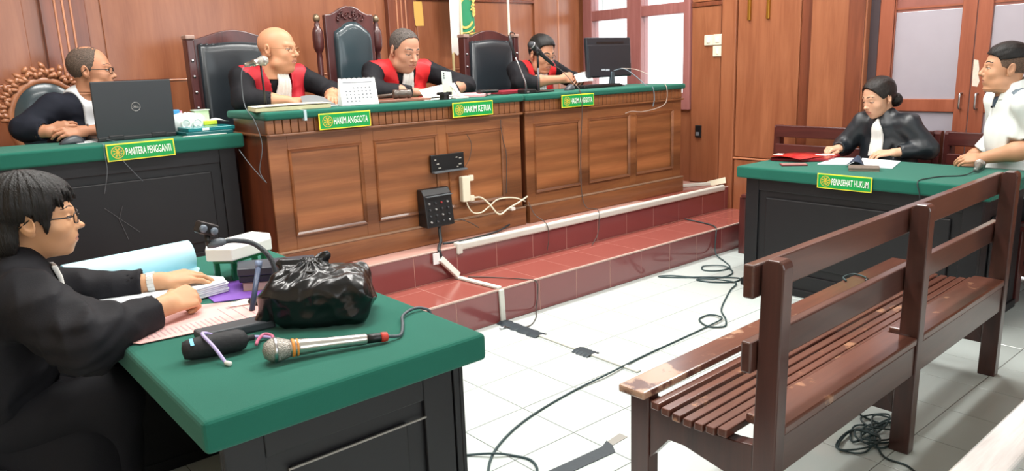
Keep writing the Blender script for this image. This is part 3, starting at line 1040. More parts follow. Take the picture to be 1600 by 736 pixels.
band([(1.09 + 0.085 * math.cos(a), 1.80 + 0.095 * math.sin(a)) for a in [math.radians(d) for d in range(150, 345, 13)]], 0.009)
band([(1.085 + 0.13 * math.cos(a), 1.79 + 0.125 * math.sin(a)) for a in [math.radians(d) for d in range(215, 330, 9)]], 0.005)
for k in range(9):
    z = 1.79 + k * 0.026
    band([(1.175 - 0.004 * k + 0.022 * math.sin(k * 2.0), z), (1.185, z + 0.02), (1.17, z + 0.034)], [0.004, 0.017, 0.005])
band([(1.05, 1.90), (1.10, 1.95), (1.13, 2.0), (1.1, 2.05)], 0.012)
em.build('emblem', M_yel, fl)
MB().box(0.91, 1.115, 2.19, 2.197, 1.655, 1.668).build('fringe', M_yel, fl)
nf = flag('national_flag', 0.862, 2.05, 0, 0, 0, 0, 0, None, 'red and white flag hanging furled behind the phone on its stand', M_pole)
cloth(0.752, 0.852, 1.50, 2.0, 2.03, 0.012, nx=22, ph=1.0, freq=60, taper=0.7).build('white_half', mat('white_satin', '#d6cdc6', rough=0.6), nf, smooth=True)
cloth(0.742, 0.852, 2.0, 2.33, 2.03, 0.012, nx=22, ph=1.0, freq=60).build('red_half', mat('red_satin', '#b3201f', rough=0.6), nf, smooth=True)
fp = flag('flag_pole', 1.51, 2.24, 0, 0, 0, 0, 0, None, 'bare whitish flag pole behind the right leather chair', M_polew)
# ------------------------------------------------------------------ name plates with lettering
M_plate = mat('plate_green', '#0f9a4a', rough=0.35, spec=0.4)
M_pyel = mat('plate_yellow', '#e6dc3c', rough=0.4)
M_pwhite = mat('plate_white', '#f2f4ee', rough=0.4)
M_pgold = mat('plate_gold', '#c9b13a', rough=0.4)


def name_plate(txt, origin, xdir, outward, w, h, label, tilt=0.0):
    """origin: lower left corner as seen from the front"""
    t = thing('name_plate', origin, label, 'name plate', 'green name plates on the felt edges')
    x = Vector(xdir).normalized()
    o = Vector(outward).normalized()
    up = o.cross(x) * -1 if (o.cross(x)).z < 0 else o.cross(x)
    M = Matrix(((x.x, up.x, o.x, origin[0]), (x.y, up.y, o.y, origin[1]), (x.z, up.z, o.z, origin[2]), (0, 0, 0, 1))) @ Matrix.Rotation(tilt, 4, 'Z')
    MB().box(0, w, 0, h, 0.0, 0.004, M).build('board', M_pyel, t, bevel=0.0008)
    b = 0.006
    MB().box(b, w - b, b, h - b, 0.0035, 0.0052, M).build('green_field', M_plate, t)
    em = MB()
    cx_, cy_, r = 0.048, h / 2, h * 0.36

    def disc(r0, r1, z, a0=0, a1=360, n=24):
        vs, fs = [], []
        for k in range(n + 1):
            a = math.radians(a0 + (a1 - a0) * k / n)
            vs += [(cx_ + r0 * math.cos(a), cy_ + r0 * math.sin(a), z), (cx_ + r1 * math.cos(a), cy_ + r1 * math.sin(a), z)]
        for k in range(n):
            fs.append((2 * k, 2 * k + 1, 2 * k + 3, 2 * k + 2))
        em.add(vs, fs, M)
    disc(r * 0.86, r, 0.0056)
    disc(0.0, r * 0.28, 0.0056)
    for k in range(8):
        disc(r * 0.34, r * 0.72, 0.0056, k * 45 + 8, k * 45 + 32, 3)
    disc(r * 0.2, r * 0.5, 0.0058, 60, 120, 4)
    em.build('emblem', M_pgold, t)
    lt = MB()
    text_mesh(txt, w - 0.088 - 0.014, h * 0.44, M @ Matrix.Translation((0.084, h * 0.28, 0.0042)), lt, bold=0.012)
    lt.build('lettering', M_pwhite, t)
    return t


name_plate('PANITERA PENGGANTI', (-1.948, 1.124, 1.021), (1, 0, 0), (0, -1, 0), 0.308, 0.082, 'green plate reading PANITERA PENGGANTI on the clerk\'s desk edge', tilt=0.01)
name_plate('HAKIM ANGGOTA', (-1.000, 0.832, 1.105), (1, 0, 0), (0, -1, 0), 0.304, 0.084, 'green plate reading HAKIM ANGGOTA below the bald judge')
name_plate('HAKIM KETUA', (-0.145, 0.832, 1.108), (1, 0, 0), (0, -1, 0), 0.305, 0.087, 'green plate reading HAKIM KETUA below the central judge')
name_plate('HAKIM ANGGOTA', (0.748, 0.832, 1.109), (1, 0, 0), (0, -1, 0), 0.308, 0.083, 'green plate reading HAKIM ANGGOTA below the right-hand judge')
name_plate('PENASEHAT HUKUM', (1.194, -0.741, 0.671), (0, -1, 0), (-1, 0, 0), 0.303, 0.082, 'green plate reading PENASEHAT HUKUM on the counsel table edge')

# ------------------------------------------------------------------ sheet helpers


def sheet(pts, z, th=0.0012, curl=0.0):
    """flat paper with given corner points (x,y)"""
    return MB().prism(pts, z, z + th)


def quad(cx_, cy_, w, d, ang):
    c, s = math.cos(ang), math.sin(ang)
    return [(cx_ + c * a - s * b, cy_ + s * a + c * b) for a, b in ((-w / 2, -d / 2), (w / 2, -d / 2), (w / 2, d / 2), (-w / 2, d / 2))]


def curved_sheet(p00, p10, p01, p11, bulge, nu=10, nv=6, th=0.0015):
    """paper spanned by four corners that bows upward"""
    mb = MB()
    A, B_, C_, D_ = Vector(p00), Vector(p10), Vector(p01), Vector(p11)
    vs = []
    for j in range(nv + 1):
        for i in range(nu + 1):
            u, v = i / nu, j / nv
            p = A * (1 - u) * (1 - v) + B_ * u * (1 - v) + C_ * (1 - u) * v + D_ * u * v
            p.z += bulge * math.sin(PI * u) * (0.6 + 0.4 * math.sin(PI * v))
            vs.append(p)
    n = len(vs)
    fs = [(j * (nu + 1) + i, j * (nu + 1) + i + 1, (j + 1) * (nu + 1) + i + 1, (j + 1) * (nu + 1) + i) for j in range(nv) for i in range(nu)]
    vs += [p + Vector((0, 0, th)) for p in vs]
    fs = [f[::-1] for f in fs] + [tuple(q + n for q in f) for f in fs]
    return mb.add(vs, fs)


def cable(name, pts, r, label, m=None, n=8, cat='cable', at=None, group=None):
    o = MB().tube(spline(pts, n), r, 6).build(name, m or M_rubber, smooth=True, at=pts[0])
    return tag(o, label, cat, group)


def microphone(t, tip, axis, L, m_body, m_head, r_head=0.026, r_body=0.0135):
    """hand microphone: grille ball at tip, body tapering along axis"""
    a = Vector(axis).normalized()
    Mx = frame_M(tip, a.orthogonal(), a)
    g = MB().lathe([(0.002, -r_head), (r_head * 0.6, -r_head * 0.85), (r_head * 0.95, -r_head * 0.35), (r_head, 0.0), (r_head * 0.97, r_head * 0.35), (r_head * 0.80, r_head * 0.85), (r_head * 0.72, r_head * 1.15)], 18, Mx)
    gr_ = g.build('grille', m_head, t, smooth=True)
    MB().lathe([(r_head * 1.03, -0.004), (r_head * 1.06, 0.0), (r_head * 1.03, 0.004)], 18, Mx).build('grille_band', M_steel, gr_, smooth=True)
    MB().lathe([(r_head * 0.72, r_head * 1.1), (r_body * 1.28, r_head * 1.1 + 0.03), (r_body, L * 0.55), (r_body * 0.9, L * 0.97), (r_body * 0.6, L)], 16, Mx).build('handle', m_body, t, smooth=True)
    return Mx


M_grille = mat('mic_grille', '#a8a49d', rough=0.35, metal=0.8, bump=0.9, bscale=420)
M_silver = mat('mic_silver', '#c9c7c2', rough=0.25, metal=0.9)
M_micb = mat('mic_black', '#26262a', rough=0.4)
M_micg = mat('mic_grille_dark', '#3c3d40', rough=0.4, metal=0.6, bump=0.6, bscale=420)

# ------------------------------------------------------------------ clerk's desk
ZD = 1.103
lp = thing('laptop', (-1.755, 1.33, ZD), 'black laptop with round silver badge seen from the back on the clerk\'s desk', 'laptop')
M_lap = mat('laptop_lid', '#2c3034', rough=0.35, spec=0.5, bump=0.03, bscale=500)
Ml = Matrix.Translation((-1.938, 1.315, ZD + 0.012)) @ Matrix.Rotation(math.radians(1.5), 4, 'Z') @ Matrix.Rotation(math.radians(3), 4, 'X')
MB().box(0, 0.372, -0.006, 0.006, 0.0, 0.278, Ml).build('lid', M_lap, lp, bevel=0.004)
MB().box(0.012, 0.36, 0.0062, 0.0068, 0.02, 0.268, Ml).build('screen', M_black, lp)
bd = MB()
Mb = Ml @ Matrix.Translation((0.192, -0.0066, 0.150)) @ Matrix.Rotation(PI / 2, 4, 'X')
bd.tube([tuple(Mb @ Vector((0.021 * math.cos(a), 0.021 * math.sin(a), 0))) for a in [2 * PI * k / 24 for k in range(24)]], 0.0014, 6, closed=True)
text_mesh('DELL', 0.030, 0.010, Mb @ Matrix.Translation((-0.015, -0.005, 0)), bd, bold=0.02)
bd.build('badge', M_silver, lp)
Ml0 = Matrix.Translation((-1.938, 1.315, ZD)) @ Matrix.Rotation(math.radians(1.5), 4, 'Z')
MB().box(0, 0.372, -0.012, 0.235, 0.0, 0.022, Ml0).build('base', M_black, lp, bevel=0.004)
MB().box(0.05, 0.12, -0.014, 0.004, 0.006, 0.028, Ml0).build('hinge', M_black, lp, bevel=0.003)
MB().box(0.25, 0.32, -0.014, 0.004, 0.006, 0.028, Ml0).build('hinge', M_black, lp, bevel=0.003)

mo = thing('computer_mouse', (-2.045, 1.36, ZD), 'dark grey computer mouse on the clerk\'s desk', 'mouse')
ms = MB()
rings = []
for u in np.linspace(0, 1, 9):
    xx = -2.095 + 0.105 * u
    hh = 0.036 * math.sin(PI * min(1, 0.12 + 0.88 * (1 - u) ** 0.8)) ** 0.7 + 0.004
    ww = 0.030 * math.sin(PI * (0.12 + 0.76 * u)) ** 0.5
    rings.append([(xx, 1.36 + ww * math.cos(a), ZD + 0.001 + max(0, hh * math.sin(a))) for a in [PI * k / 10 for k in range(11)]])
vs = [p for r in rings for p in r]
ms.add(vs, [(i * 11 + k, i * 11 + k + 1, (i + 1) * 11 + k + 1, (i + 1) * 11 + k) for i in range(8) for k in range(10)] + [tuple(range(10, -1, -1)), tuple(range(88, 99))] + [(i * 11, (i + 1) * 11, (i + 1) * 11 + 10, i * 11 + 10) for i in range(8)])
ms.build('shell', mat('mouse_grey', '#3a3f45', rough=0.4), mo, smooth=True)
MB().box(-2.03, -2.01, 1.357, 1.363, ZD + 0.030, ZD + 0.036).build('wheel', M_black, mo, bevel=0.002)
tag(sheet(quad(-1.985, 1.40, 0.11, 0.15, 0.2), ZD + 0.0005).build('paper_slip', M_paper, at=(-1.985, 1.40, ZD)), 'small white paper slip between the mouse and the laptop', 'paper')
cable('mouse_cable', [(-1.99, 1.36, ZD + 0.01), (-1.96, 1.24, ZD + 0.006), (-1.955, 1.13, ZD + 0.004), (-1.958, 1.118, 1.06), (-1.957, 1.12, 0.98), (-1.975, 1.16, 0.87)], 0.0014, 'thin grey mouse cable hanging over the clerk\'s desk edge at left', mat('grey_cable', '#6c757c', rough=0.6))
cable('laptop_cable', [(-1.90, 1.30, ZD + 0.012), (-1.885, 1.16, ZD + 0.005), (-1.883, 1.122, 1.09), (-1.885, 1.12, 1.03), (-1.84, 1.13, 0.96), (-1.80, 1.155, 0.91)], 0.0014, 'thin grey laptop cable hanging in front of the clerk\'s desk', MATS['grey_cable'])
# scratches on the black front
# clutter right of the laptop
M_clear = mat('clear_plastic_bag', '#c8d2d0', rough=0.25, spec=0.5, var=0.1, vscale=30)
cb = thing('plastic_bag', (-1.47, 1.42, ZD), 'crumpled clear plastic bag of tape rolls beside the laptop', 'bag')
bg_ = MB()
rings = []
for j, (zz, s) in enumerate(((0, 1.0), (0.035, 1.03), (0.07, 0.95), (0.095, 0.7), (0.105, 0.2))):
    rings.append([(-1.475 + 0.105 * s * math.cos(a) * (1 + 0.08 * math.sin(5 * a + j)), 1.43 + 0.07 * s * math.sin(a) * (1 + 0.1 * math.sin(4 * a + 2 * j)), ZD + 0.001 + zz + 0.008 * math.sin(3 * a + j)) if j else (-1.475 + 0.105 * math.cos(a), 1.43 + 0.07 * math.sin(a), ZD + 0.001) for a in [2 * PI * k / 20 for k in range(20)]])
bg_.add([p for r in rings for p in r], [(i * 20 + k, i * 20 + (k + 1) % 20, (i + 1) * 20 + (k + 1) % 20, (i + 1) * 20 + k) for i in range(4) for k in range(20)] + [tuple(range(80, 100)), tuple(range(19, -1, -1))])
bg_.build('bag_skin', M_clear, cb, smooth=True)
for xx, zz in ((-1.44, 0.055), (-1.50, 0.055)):
    MB().tube([(xx + 0.022 * math.cos(a), 1.352, ZD + zz + 0.022 * math.sin(a)) for a in [2 * PI * k / 16 for k in range(16)]], 0.006, 6, closed=True).build('tape_roll', mat('tape_white', '#dfe8dd', rough=0.4), cb, smooth=True)
gb = thing('card_box', (-1.385, 1.47, ZD), 'small pale green card box behind the tape rolls', 'box')
bx('carton', mat('pale_green_card', '#bfdcb4', rough=0.6), gb, -1.42, -1.345, 1.44, 1.50, ZD + 0.0005, ZD + 0.115)
bx('lid_flap', mat('pale_green_flap', '#d5ead0', rough=0.6), gb, -1.425, -1.34, 1.435, 1.505, ZD + 0.115, ZD + 0.12)
bb = thing('blue_box', (-1.51, 1.50, ZD), 'small blue box standing behind the plastic bag', 'box')
bx('carton', mat('sky_blue_card', '#3d93c9', rough=0.5), bb, -1.555, -1.475, 1.515, 1.56, ZD + 0.0005, ZD + 0.125)
bx('label_strip', mat('pink_label', '#d88aa0', rough=0.5), bb, -1.4748, -1.462, 1.515, 1.56, ZD + 0.0005, ZD + 0.118)
tag(bx('yellow_marker_pack', mat('lime_pack', '#c3d332', rough=0.5), None, -1.40, -1.33, 1.37, 1.40, ZD + 0.0405, ZD + 0.062, at=(-1.365, 1.385, ZD + 0.04)), 'lime yellow packet lying on the teal files', 'packet')
tl = thing('teal_folders', (-1.43, 1.28, ZD), 'flat teal plastic folders lying right of the laptop', 'folder')
bx('lower_folder', mat('teal_dark', '#0f5a5c', rough=0.25), tl, -1.555, -1.315, 1.19, 1.42, ZD + 0.0005, ZD + 0.020)
bx('upper_folder', mat('teal_plastic', '#12777c', rough=0.2), tl, -1.54, -1.30, 1.20, 1.41, ZD + 0.0205, ZD + 0.040)
bx('label_sticker', M_paper, tl, -1.47, -1.435, 1.1985, 1.2, ZD + 0.025, ZD + 0.036, bevel=0)
tag(curved_sheet((-1.39, 1.46, ZD + 0.045), (-1.29, 1.30, ZD + 0.055), (-1.30, 1.56, ZD + 0.05), (-1.28, 1.46, ZD + 0.05), 0.02).build('loose_papers', M_paper, smooth=True, at=(-1.33, 1.45, ZD + 0.04)), 'bent white papers lying on the clerk\'s desk next to the bench', 'paper')
tag(bx('white_ruler', M_white, None, -1.58, -1.36, 1.165, 1.180, ZD + 0.0005, ZD + 0.004, at=(-1.47, 1.17, ZD)), 'thin white ruler at the front edge of the clerk\'s desk', 'ruler')

# ------------------------------------------------------------------ on the judges' bench
ZB = 1.2135
mc = thing('table_microphone', (-1.165, 1.09, ZB), 'silver-headed microphone on a thin stand before the bald judge', 'microphone', 'microphones')
MB().lathe([(0.05, ZB), (0.05, ZB + 0.012), (0.02, ZB + 0.018), (0.012, ZB + 0.03)], 18, Matrix.Translation((-1.165, 1.09, 0))).build('base', M_black, mc, smooth=True)
MB().tube([(-1.165, 1.09, ZB + 0.025), (-1.168, 1.09, 1.35), (-1.172, 1.085, 1.445)], [0.007, 0.006, 0.006], 8).build('stand', M_black, mc, smooth=True)
microphone(mc, Vector((-1.165, 1.06, 1.468)), (-1, 0.15, -0.22), 0.10, M_silver, M_grille, 0.026, 0.013)
cable('microphone_cable', [(-1.255, 1.078, 1.45), (-1.285, 1.07, 1.40), (-1.29, 1.06, 1.25), (-1.290, 0.95, 1.17), (-1.285, 0.90, 1.05), (-1.30, 0.93, 0.92), (-1.285, 0.90, 0.86), (-1.32, 1.0, 0.95), (-1.33, 1.10, 1.02)], 0.0024, 'thin grey cable hanging from the bald judge\'s microphone', mat('pale_cable', '#5f666b', rough=0.5))
bn = thing('case_file', (-1.06, 1.0, ZB), 'thick cream paper case file lying on the left corner of the bench', 'file')
MB().prism([(-1.30, 0.90), (-0.90, 0.875), (-0.845, 1.10), (-1.25, 1.13)], ZB + 0.0005, ZB + 0.022).build('page_block', mat('cream_paper', '#cfc9a2', rough=0.8, var=0.1, vscale=40), bn, bevel=0.003)
curved_sheet((-1.302, 0.895, ZB + 0.0225), (-0.885, 0.872, ZB + 0.024), (-1.25, 1.13, ZB + 0.0225), (-0.84, 1.10, ZB + 0.024), 0.006).build('cover', mat('cream_cover', '#d8d4b8', rough=0.8), bn, smooth=True)
MB().box(-1.075, -1.062, 0.832, 0.885, 1.16, ZB + 0.0003).build('ribbon', mat('pale_ribbon', '#b9cfd6', rough=0.6), bn)
gd = curved_sheet((-0.93, 1.14, ZB + 0.001), (-0.74, 1.12, ZB + 0.001), (-0.90, 1.235, ZB + 0.055), (-0.76, 1.235, ZB + 0.045), 0.015).build('grey_booklet', mat('grey_paper', '#6f7274', rough=0.7), smooth=True, at=(-0.83, 1.18, ZB))
tag(gd, 'grey booklet propped up in front of the bald judge', 'booklet')
tag(sheet(quad(-0.72, 1.14, 0.20, 0.12, 0.05), ZB + 0.0002).build('white_sheet', M_paper, at=(-0.72, 1.14, ZB)), 'white sheet lying beside the calendar under the judge\'s hand', 'paper')
# desk calendar: tent with printed grid
ca = thing('desk_calendar', (-0.675, 1.0, ZB), 'white tent desk calendar with a printed date grid on the bench', 'calendar')
Mc = Matrix.Translation((-0.785, 0.965, ZB)) @ Matrix.Rotation(math.radians(-14), 4, 'Z')
Mf = Mc @ Matrix.Rotation(math.radians(-20), 4, 'X')
MB().box(0, 0.205, -0.001, 0.001, 0.002, 0.155, Mf).build('front_leaf', M_paper, ca)
MB().box(0, 0.205, -0.001, 0.001, 0.0, 0.155, Mc @ Matrix.Translation((0, 0.108, 0)) @ Matrix.Rotation(math.radians(20), 4, 'X')).build('back_leaf', M_paper, ca)
MB().prism([(0.0, 0.0), (0.107, 0.0), (0.054, 0.147)], 0.0, 0.002, Mc @ Matrix(((0, 0, 1, 0), (1, 0, 0, 0), (0, 1, 0, 0), (0, 0, 0, 1)))).build('end_flap', M_paper, ca)
pr_ = MB()
for r in range(5):
    for c_ in range(7):
        if (r == 0 and c_ < 2) or (r == 4 and c_ > 3):
            continue
        pr_.box(0.028 + c_ * 0.0225, 0.028 + c_ * 0.0225 + 0.009, -0.0016, -0.0012, 0.095 - r * 0.019, 0.095 - r * 0.019 + 0.009, Mf)
pr_.box(0.02, 0.185, -0.0016, -0.0012, 0.128, 0.134, Mf)
pr_.build('date_print', mat('print_dark', '#75797e', rough=0.8), ca, kind='stuff')
MB().tube([tuple(Mf @ Vector((0.205 * k / 30, 0.003 * math.cos(k * PI), 0.155 + 0.003 * math.sin(k * PI / 2)))) for k in range(31)], 0.002, 5).build('spiral_binding', M_steel, ca)
# gavel and its board
gv = thing('gavel', (-0.36, 1.10, ZB), 'dark wooden gavel resting on its board before the central judge', 'gavel')
M_gav = wood('gavel_wood', '#3a322c', '#5b5048', axis='x', rough=0.35, coat=0.4)
Mg = frame_M((-0.40, 1.065, ZB + 0.043), (0, 0, 1), (0.97, -0.24, 0.05))
MB().lathe([(0.020, 0.0), (0.026, 0.004), (0.027, 0.022), (0.0235, 0.027), (0.0235, 0.035), (0.026, 0.038), (0.026, 0.075), (0.0235, 0.078), (0.0235, 0.086), (0.027, 0.091), (0.026, 0.108), (0.018, 0.112)], 20, Mg).build('head', M_gav, gv, smooth=True)
MB().tube([(-0.345, 1.055, ZB + 0.043), (-0.42, 1.18, ZB + 0.032), (-0.44, 1.26, ZB + 0.024)], [0.008, 0.010, 0.008], 10).build('handle', M_gav, gv, smooth=True)
gp = MB().prism(quad(-0.36, 1.12, 0.36, 0.26, -0.12), ZB + 0.0005, ZB + 0.015).build('gavel_board', wood('board_wood', '#7a4a3a', '#96604a', axis='x', rough=0.4), bevel=0.003, at=(-0.36, 1.12, ZB))
tag(gp, 'flat reddish wooden board under the gavel', 'board')
tag(curved_sheet((-0.13, 1.14, ZB + 0.004), (0.11, 1.08, ZB + 0.004), (-0.10, 1.235, ZB + 0.05), (0.15, 1.20, ZB + 0.085), 0.01).build('held_papers', M_paper, smooth=True, at=(0, 1.15, ZB)), 'white papers held up by the central judge', 'paper')
tag(sheet(quad(-0.09, 1.03, 0.30, 0.16, -0.08), ZB + 0.0002).build('white_sheet', M_paper, at=(-0.09, 1.03, ZB)), 'white sheet lying flat in front of the phone stand', 'paper')
# phone on a stand
ph = thing('mobile_phone', (-0.09, 0.96, ZB), 'white mobile phone propped upright on a small stand', 'phone')
Mp = Matrix.Translation((-0.135, 0.93, ZB + 0.028)) @ Matrix.Rotation(math.radians(-12), 4, 'X') @ Matrix.Rotation(math.radians(6), 4, 'Y')
MB().box(0, 0.072, -0.004, 0.004, 0, 0.142, Mp).build('case', mat('phone_white', '#b4bfbb', rough=0.25), ph, bevel=0.004, bseg=3)
lens_ = MB()
for k in range(3):
    lens_.lathe([(0.0045, 0), (0.0045, 0.0016), (0.002, 0.002)], 12, Mp @ Matrix.Translation((0.014 + 0.0, -0.004, 0.128 - k * 0.014)) @ Matrix.Rotation(PI / 2, 4, 'X'))
lens_.build('camera_lens', M_black, ph)
MB().box(0.0, 0.072, -0.0046, -0.0038, 0.0, 0.074, Mp).build('back_sticker', mat('cream_sticker', '#c6cdb6', rough=0.4), ph)
st = thing('phone_stand', (-0.08, 0.93, ZB), 'small black cup and white prop carrying the phone', 'stand')
MB().lathe([(0.030, ZB + 0.0005), (0.030, ZB + 0.026), (0.046, ZB + 0.027), (0.046, ZB + 0.044), (0.040, ZB + 0.044), (0.038, ZB + 0.028), (0.0, ZB + 0.0275)], 20, Matrix.Translation((-0.145, 0.905, 0))).build('cup', M_black, st, smooth=False)
MB().tube([(-0.07, 0.935, ZB + 0.085), (-0.035, 0.92, ZB + 0.035), (-0.01, 0.90, ZB + 0.006)], 0.011, 8).build('prop', M_white, st, smooth=True)
MB().box(-0.085, 0.015, 0.875, 0.925, ZB + 0.0005, ZB + 0.010).build('foot', M_white, st, bevel=0.003)
# folders between the two units
tag(MB().prism([(0.0, 1.02), (0.15, 0.90), (0.40, 1.14), (0.26, 1.25)], ZB + 0.0005, ZB + 0.018).build('pink_folder', mat('pink_card', '#d7a3a6', rough=0.6), bevel=0.003, at=(0.2, 1.08, ZB)), 'pale pink folder lying right of the phone', 'folder')
tag(MB().prism([(0.40, 1.02), (0.72, 1.05), (0.76, 1.25), (0.42, 1.25)], ZB + 0.0005, ZB + 0.02).build('red_folder', mat('dark_red_card', '#8d2231', rough=0.5), bevel=0.003, at=(0.5, 1.1, ZB)), 'dark red folder lying across the two bench units', 'folder')
tag(bx('spectacle_case', M_black, None, 0.17, 0.32, 0.955, 1.01, ZB + 0.0187, ZB + 0.040, bevel=0.010, at=(0.245, 0.98, ZB)), 'black spectacle case on the pink folder', 'case')
# gooseneck microphone of the right unit
gm = thing('gooseneck_microphone', (0.555, 0.96, ZB), 'slim gooseneck microphone in front of the right leather chair', 'microphone', 'microphones')
bx('base', M_black, gm, 0.50, 0.60, 0.91, 0.99, ZB + 0.0005, ZB + 0.028, bevel=0.006)
MB().tube([(0.55, 0.955, ZB + 0.02), (0.548, 0.96, 1.29), (0.515, 0.975, 1.385), (0.485, 0.985, 1.455)], [0.008, 0.005, 0.004, 0.004], 8).build('stem', M_steel, gm, smooth=True)
MB().tube([(0.486, 0.985, 1.450), (0.462, 0.99, 1.53), (0.455, 0.992, 1.585)], [0.008, 0.0115, 0.010], 10).build('capsule', M_micb, gm, smooth=True)
MB().tube(spline([(0.455, 0.99, 1.585), (0.458, 0.985, 1.606), (0.48, 0.98, 1.600), (0.49, 0.98, 1.585)], 4), 0.003, 6).build('wire_loop', M_black, gm, smooth=True)
bx('switch', M_steel, gm, 0.515, 0.535, 0.9085, 0.9105, ZB + 0.008, ZB + 0.018, bevel=0)
# hand microphone on a stand
hm = thing('microphone_stand', (0.70, 1.0, ZB), 'black hand microphone tilted on a table stand before the right-hand judge', 'microphone', 'microphones')
bx('base', M_black, hm, 0.63, 0.80, 0.95, 1.07, ZB + 0.0005, ZB + 0.010, bevel=0.003)
MB().tube([(0.70, 1.0, ZB + 0.008), (0.70, 1.0, 1.375)], 0.009, 10).build('pole', mat('grey_metal', '#6d6c70', rough=0.35, metal=0.7), hm, smooth=True)
MB().tube([(0.70, 1.0, 1.375), (0.70, 1.0, 1.462)], 0.0075, 10).build('upper_pole', M_black, hm, smooth=True)
microphone(hm, Vector((0.648, 1.0, 1.522)), (0.83, 0, -0.56), 0.24, M_micb, M_micg, 0.027, 0.0135)
MB().tube([(0.685, 1.0, 1.468), (0.725, 1.0, 1.485)], 0.016, 10).build('clip', M_black, hm, smooth=True)
cable('stand_cable', [(0.850, 1.0, 1.385), (0.90, 0.98, 1.35), (0.925, 0.90, 1.27), (0.93, 0.84, 1.215), (0.935, 0.825, 1.10), (0.935, 0.845, 0.8), (0.935, 0.842, 0.52), (0.935, 0.80, 0.415), (0.94, 0.70, 0.41), (0.93, 0.672, 0.36), (0.90, 0.66, 0.25), (0.80, 0.62, 0.195)], 0.0028, 'thin dark cable running down the right bench unit below its name plate', mat('brown_cable', '#4a423e', rough=0.6))
# monitor
mn = thing('monitor', (1.62, 1.19, ZB), 'black computer monitor seen from behind at the window end of the bench', 'monitor')
M_mon = mat('monitor_black', '#22272e', rough=0.4, spec=0.5)
Mm = Matrix.Translation((1.365, 1.19, 1.283)) @ Matrix.Rotation(math.radians(1.0), 4, 'Z') @ Matrix.Rotation(math.radians(-3), 4, 'X')
MB().box(0, 0.50, -0.012, 0.016, 0, 0.295, Mm).build('panel', M_mon, mn, bevel=0.006)
MB().box(0.008, 0.492, -0.018, -0.010, 0.006, 0.240, Mm).build('back_bulge', M_mon, mn, bevel=0.008)
MB().box(0.11, 0.42, -0.014, -0.0118, 0.250, 0.262, Mm).build('vent_slot', M_black, mn)
MB().box(0.012, 0.488, 0.0162, 0.0168, 0.015, 0.285, Mm).build('screen', M_black, mn)
lg = MB()
lg.box(0.145, 0.185, -0.0188, -0.0178, 0.050, 0.062, Mm).box(0.192, 0.235, -0.0188, -0.0178, 0.046, 0.060, Mm)
lg.build('badge', mat('badge_grey', '#aab4bd', rough=0.4), mn)
MB().prism([(0, 0), (0.06, 0), (0.045, 0.10), (0.015, 0.10)], 0, 0.02, Matrix(((1, 0, 0, 1.60), (0, 0, 1, 1.17), (0, 1, 0, ZB + 0.01), (0, 0, 0, 1)))).build('neck', mat('stand_grey', '#4f6068', rough=0.3, metal=0.4), mn, bevel=0.003)
MB().lathe([(0.11, ZB + 0.0005), (0.11, ZB + 0.006), (0.09, ZB + 0.011), (0.02, ZB + 0.013)], 28, Matrix.Translation((1.63, 1.19, 0))).build('foot', M_black, mn, smooth=True)
cable('monitor_cable', [(1.63, 1.165, 1.33), (1.68, 1.10, 1.34), (1.70, 1.0, 1.28), (1.69, 0.90, 1.218), (1.695, 0.838, 1.20), (1.70, 0.825, 1.12), (1.69, 0.83, 1.06)], 0.004, 'grey cable looping from the monitor over the bench edge', mat('steel_cable', '#62717a', rough=0.5))
cable('white_wire', [(1.72, 1.165, 1.345), (1.80, 1.08, 1.33), (1.84, 0.95, 1.27), (1.845, 0.85, 1.222), (1.85, 0.825, 1.17), (1.84, 0.83, 1.08), (1.74, 0.835, 1.045), (1.58, 0.84, 1.03), (1.47, 0.845, 1.04), (1.40, 0.846, 1.03)], 0.0028, 'thin pale wire hanging from the monitor across the bench front', mat('pale_wire', '#b7a79c', rough=0.5))
kb = thing('keyboard', (1.42, 1.08, ZB), 'flat black keyboard lying before the monitor', 'keyboard')
Mk = Matrix.Translation((1.17, 1.09, ZB + 0.0005)) @ Matrix.Rotation(math.radians(4), 4, 'Z')
MB().box(0, 0.44, -0.06, 0.08, 0, 0.018, Mk).build('body', M_black, kb, bevel=0.004)
ky = MB()
for r in range(5):
    for c_ in range(18):
        ky.box(0.012 + c_ * 0.0232, 0.012 + c_ * 0.0232 + 0.019, -0.052 + r * 0.026, -0.052 + r * 0.026 + 0.021, 0.018, 0.023, Mk)
ky.build('keys', mat('key_black', '#1c1d20', rough=0.5), kb, kind='stuff')
m2 = dup(mo, None, (1.02, 1.03, ZB), 0.3, 'dark computer mouse on the bench before the right-hand judge')
tag(curved_sheet((1.27, 1.20, 1.255), (1.40, 1.16, 1.262), (1.29, 1.25, 1.31), (1.44, 1.23, 1.335), 0.004, th=0.004).build('open_booklet', mat('booklet_page', '#cdd0cf', rough=0.7), smooth=True, at=(1.35, 1.2, 1.26)), 'pale booklet held by the right-hand judge', 'booklet')

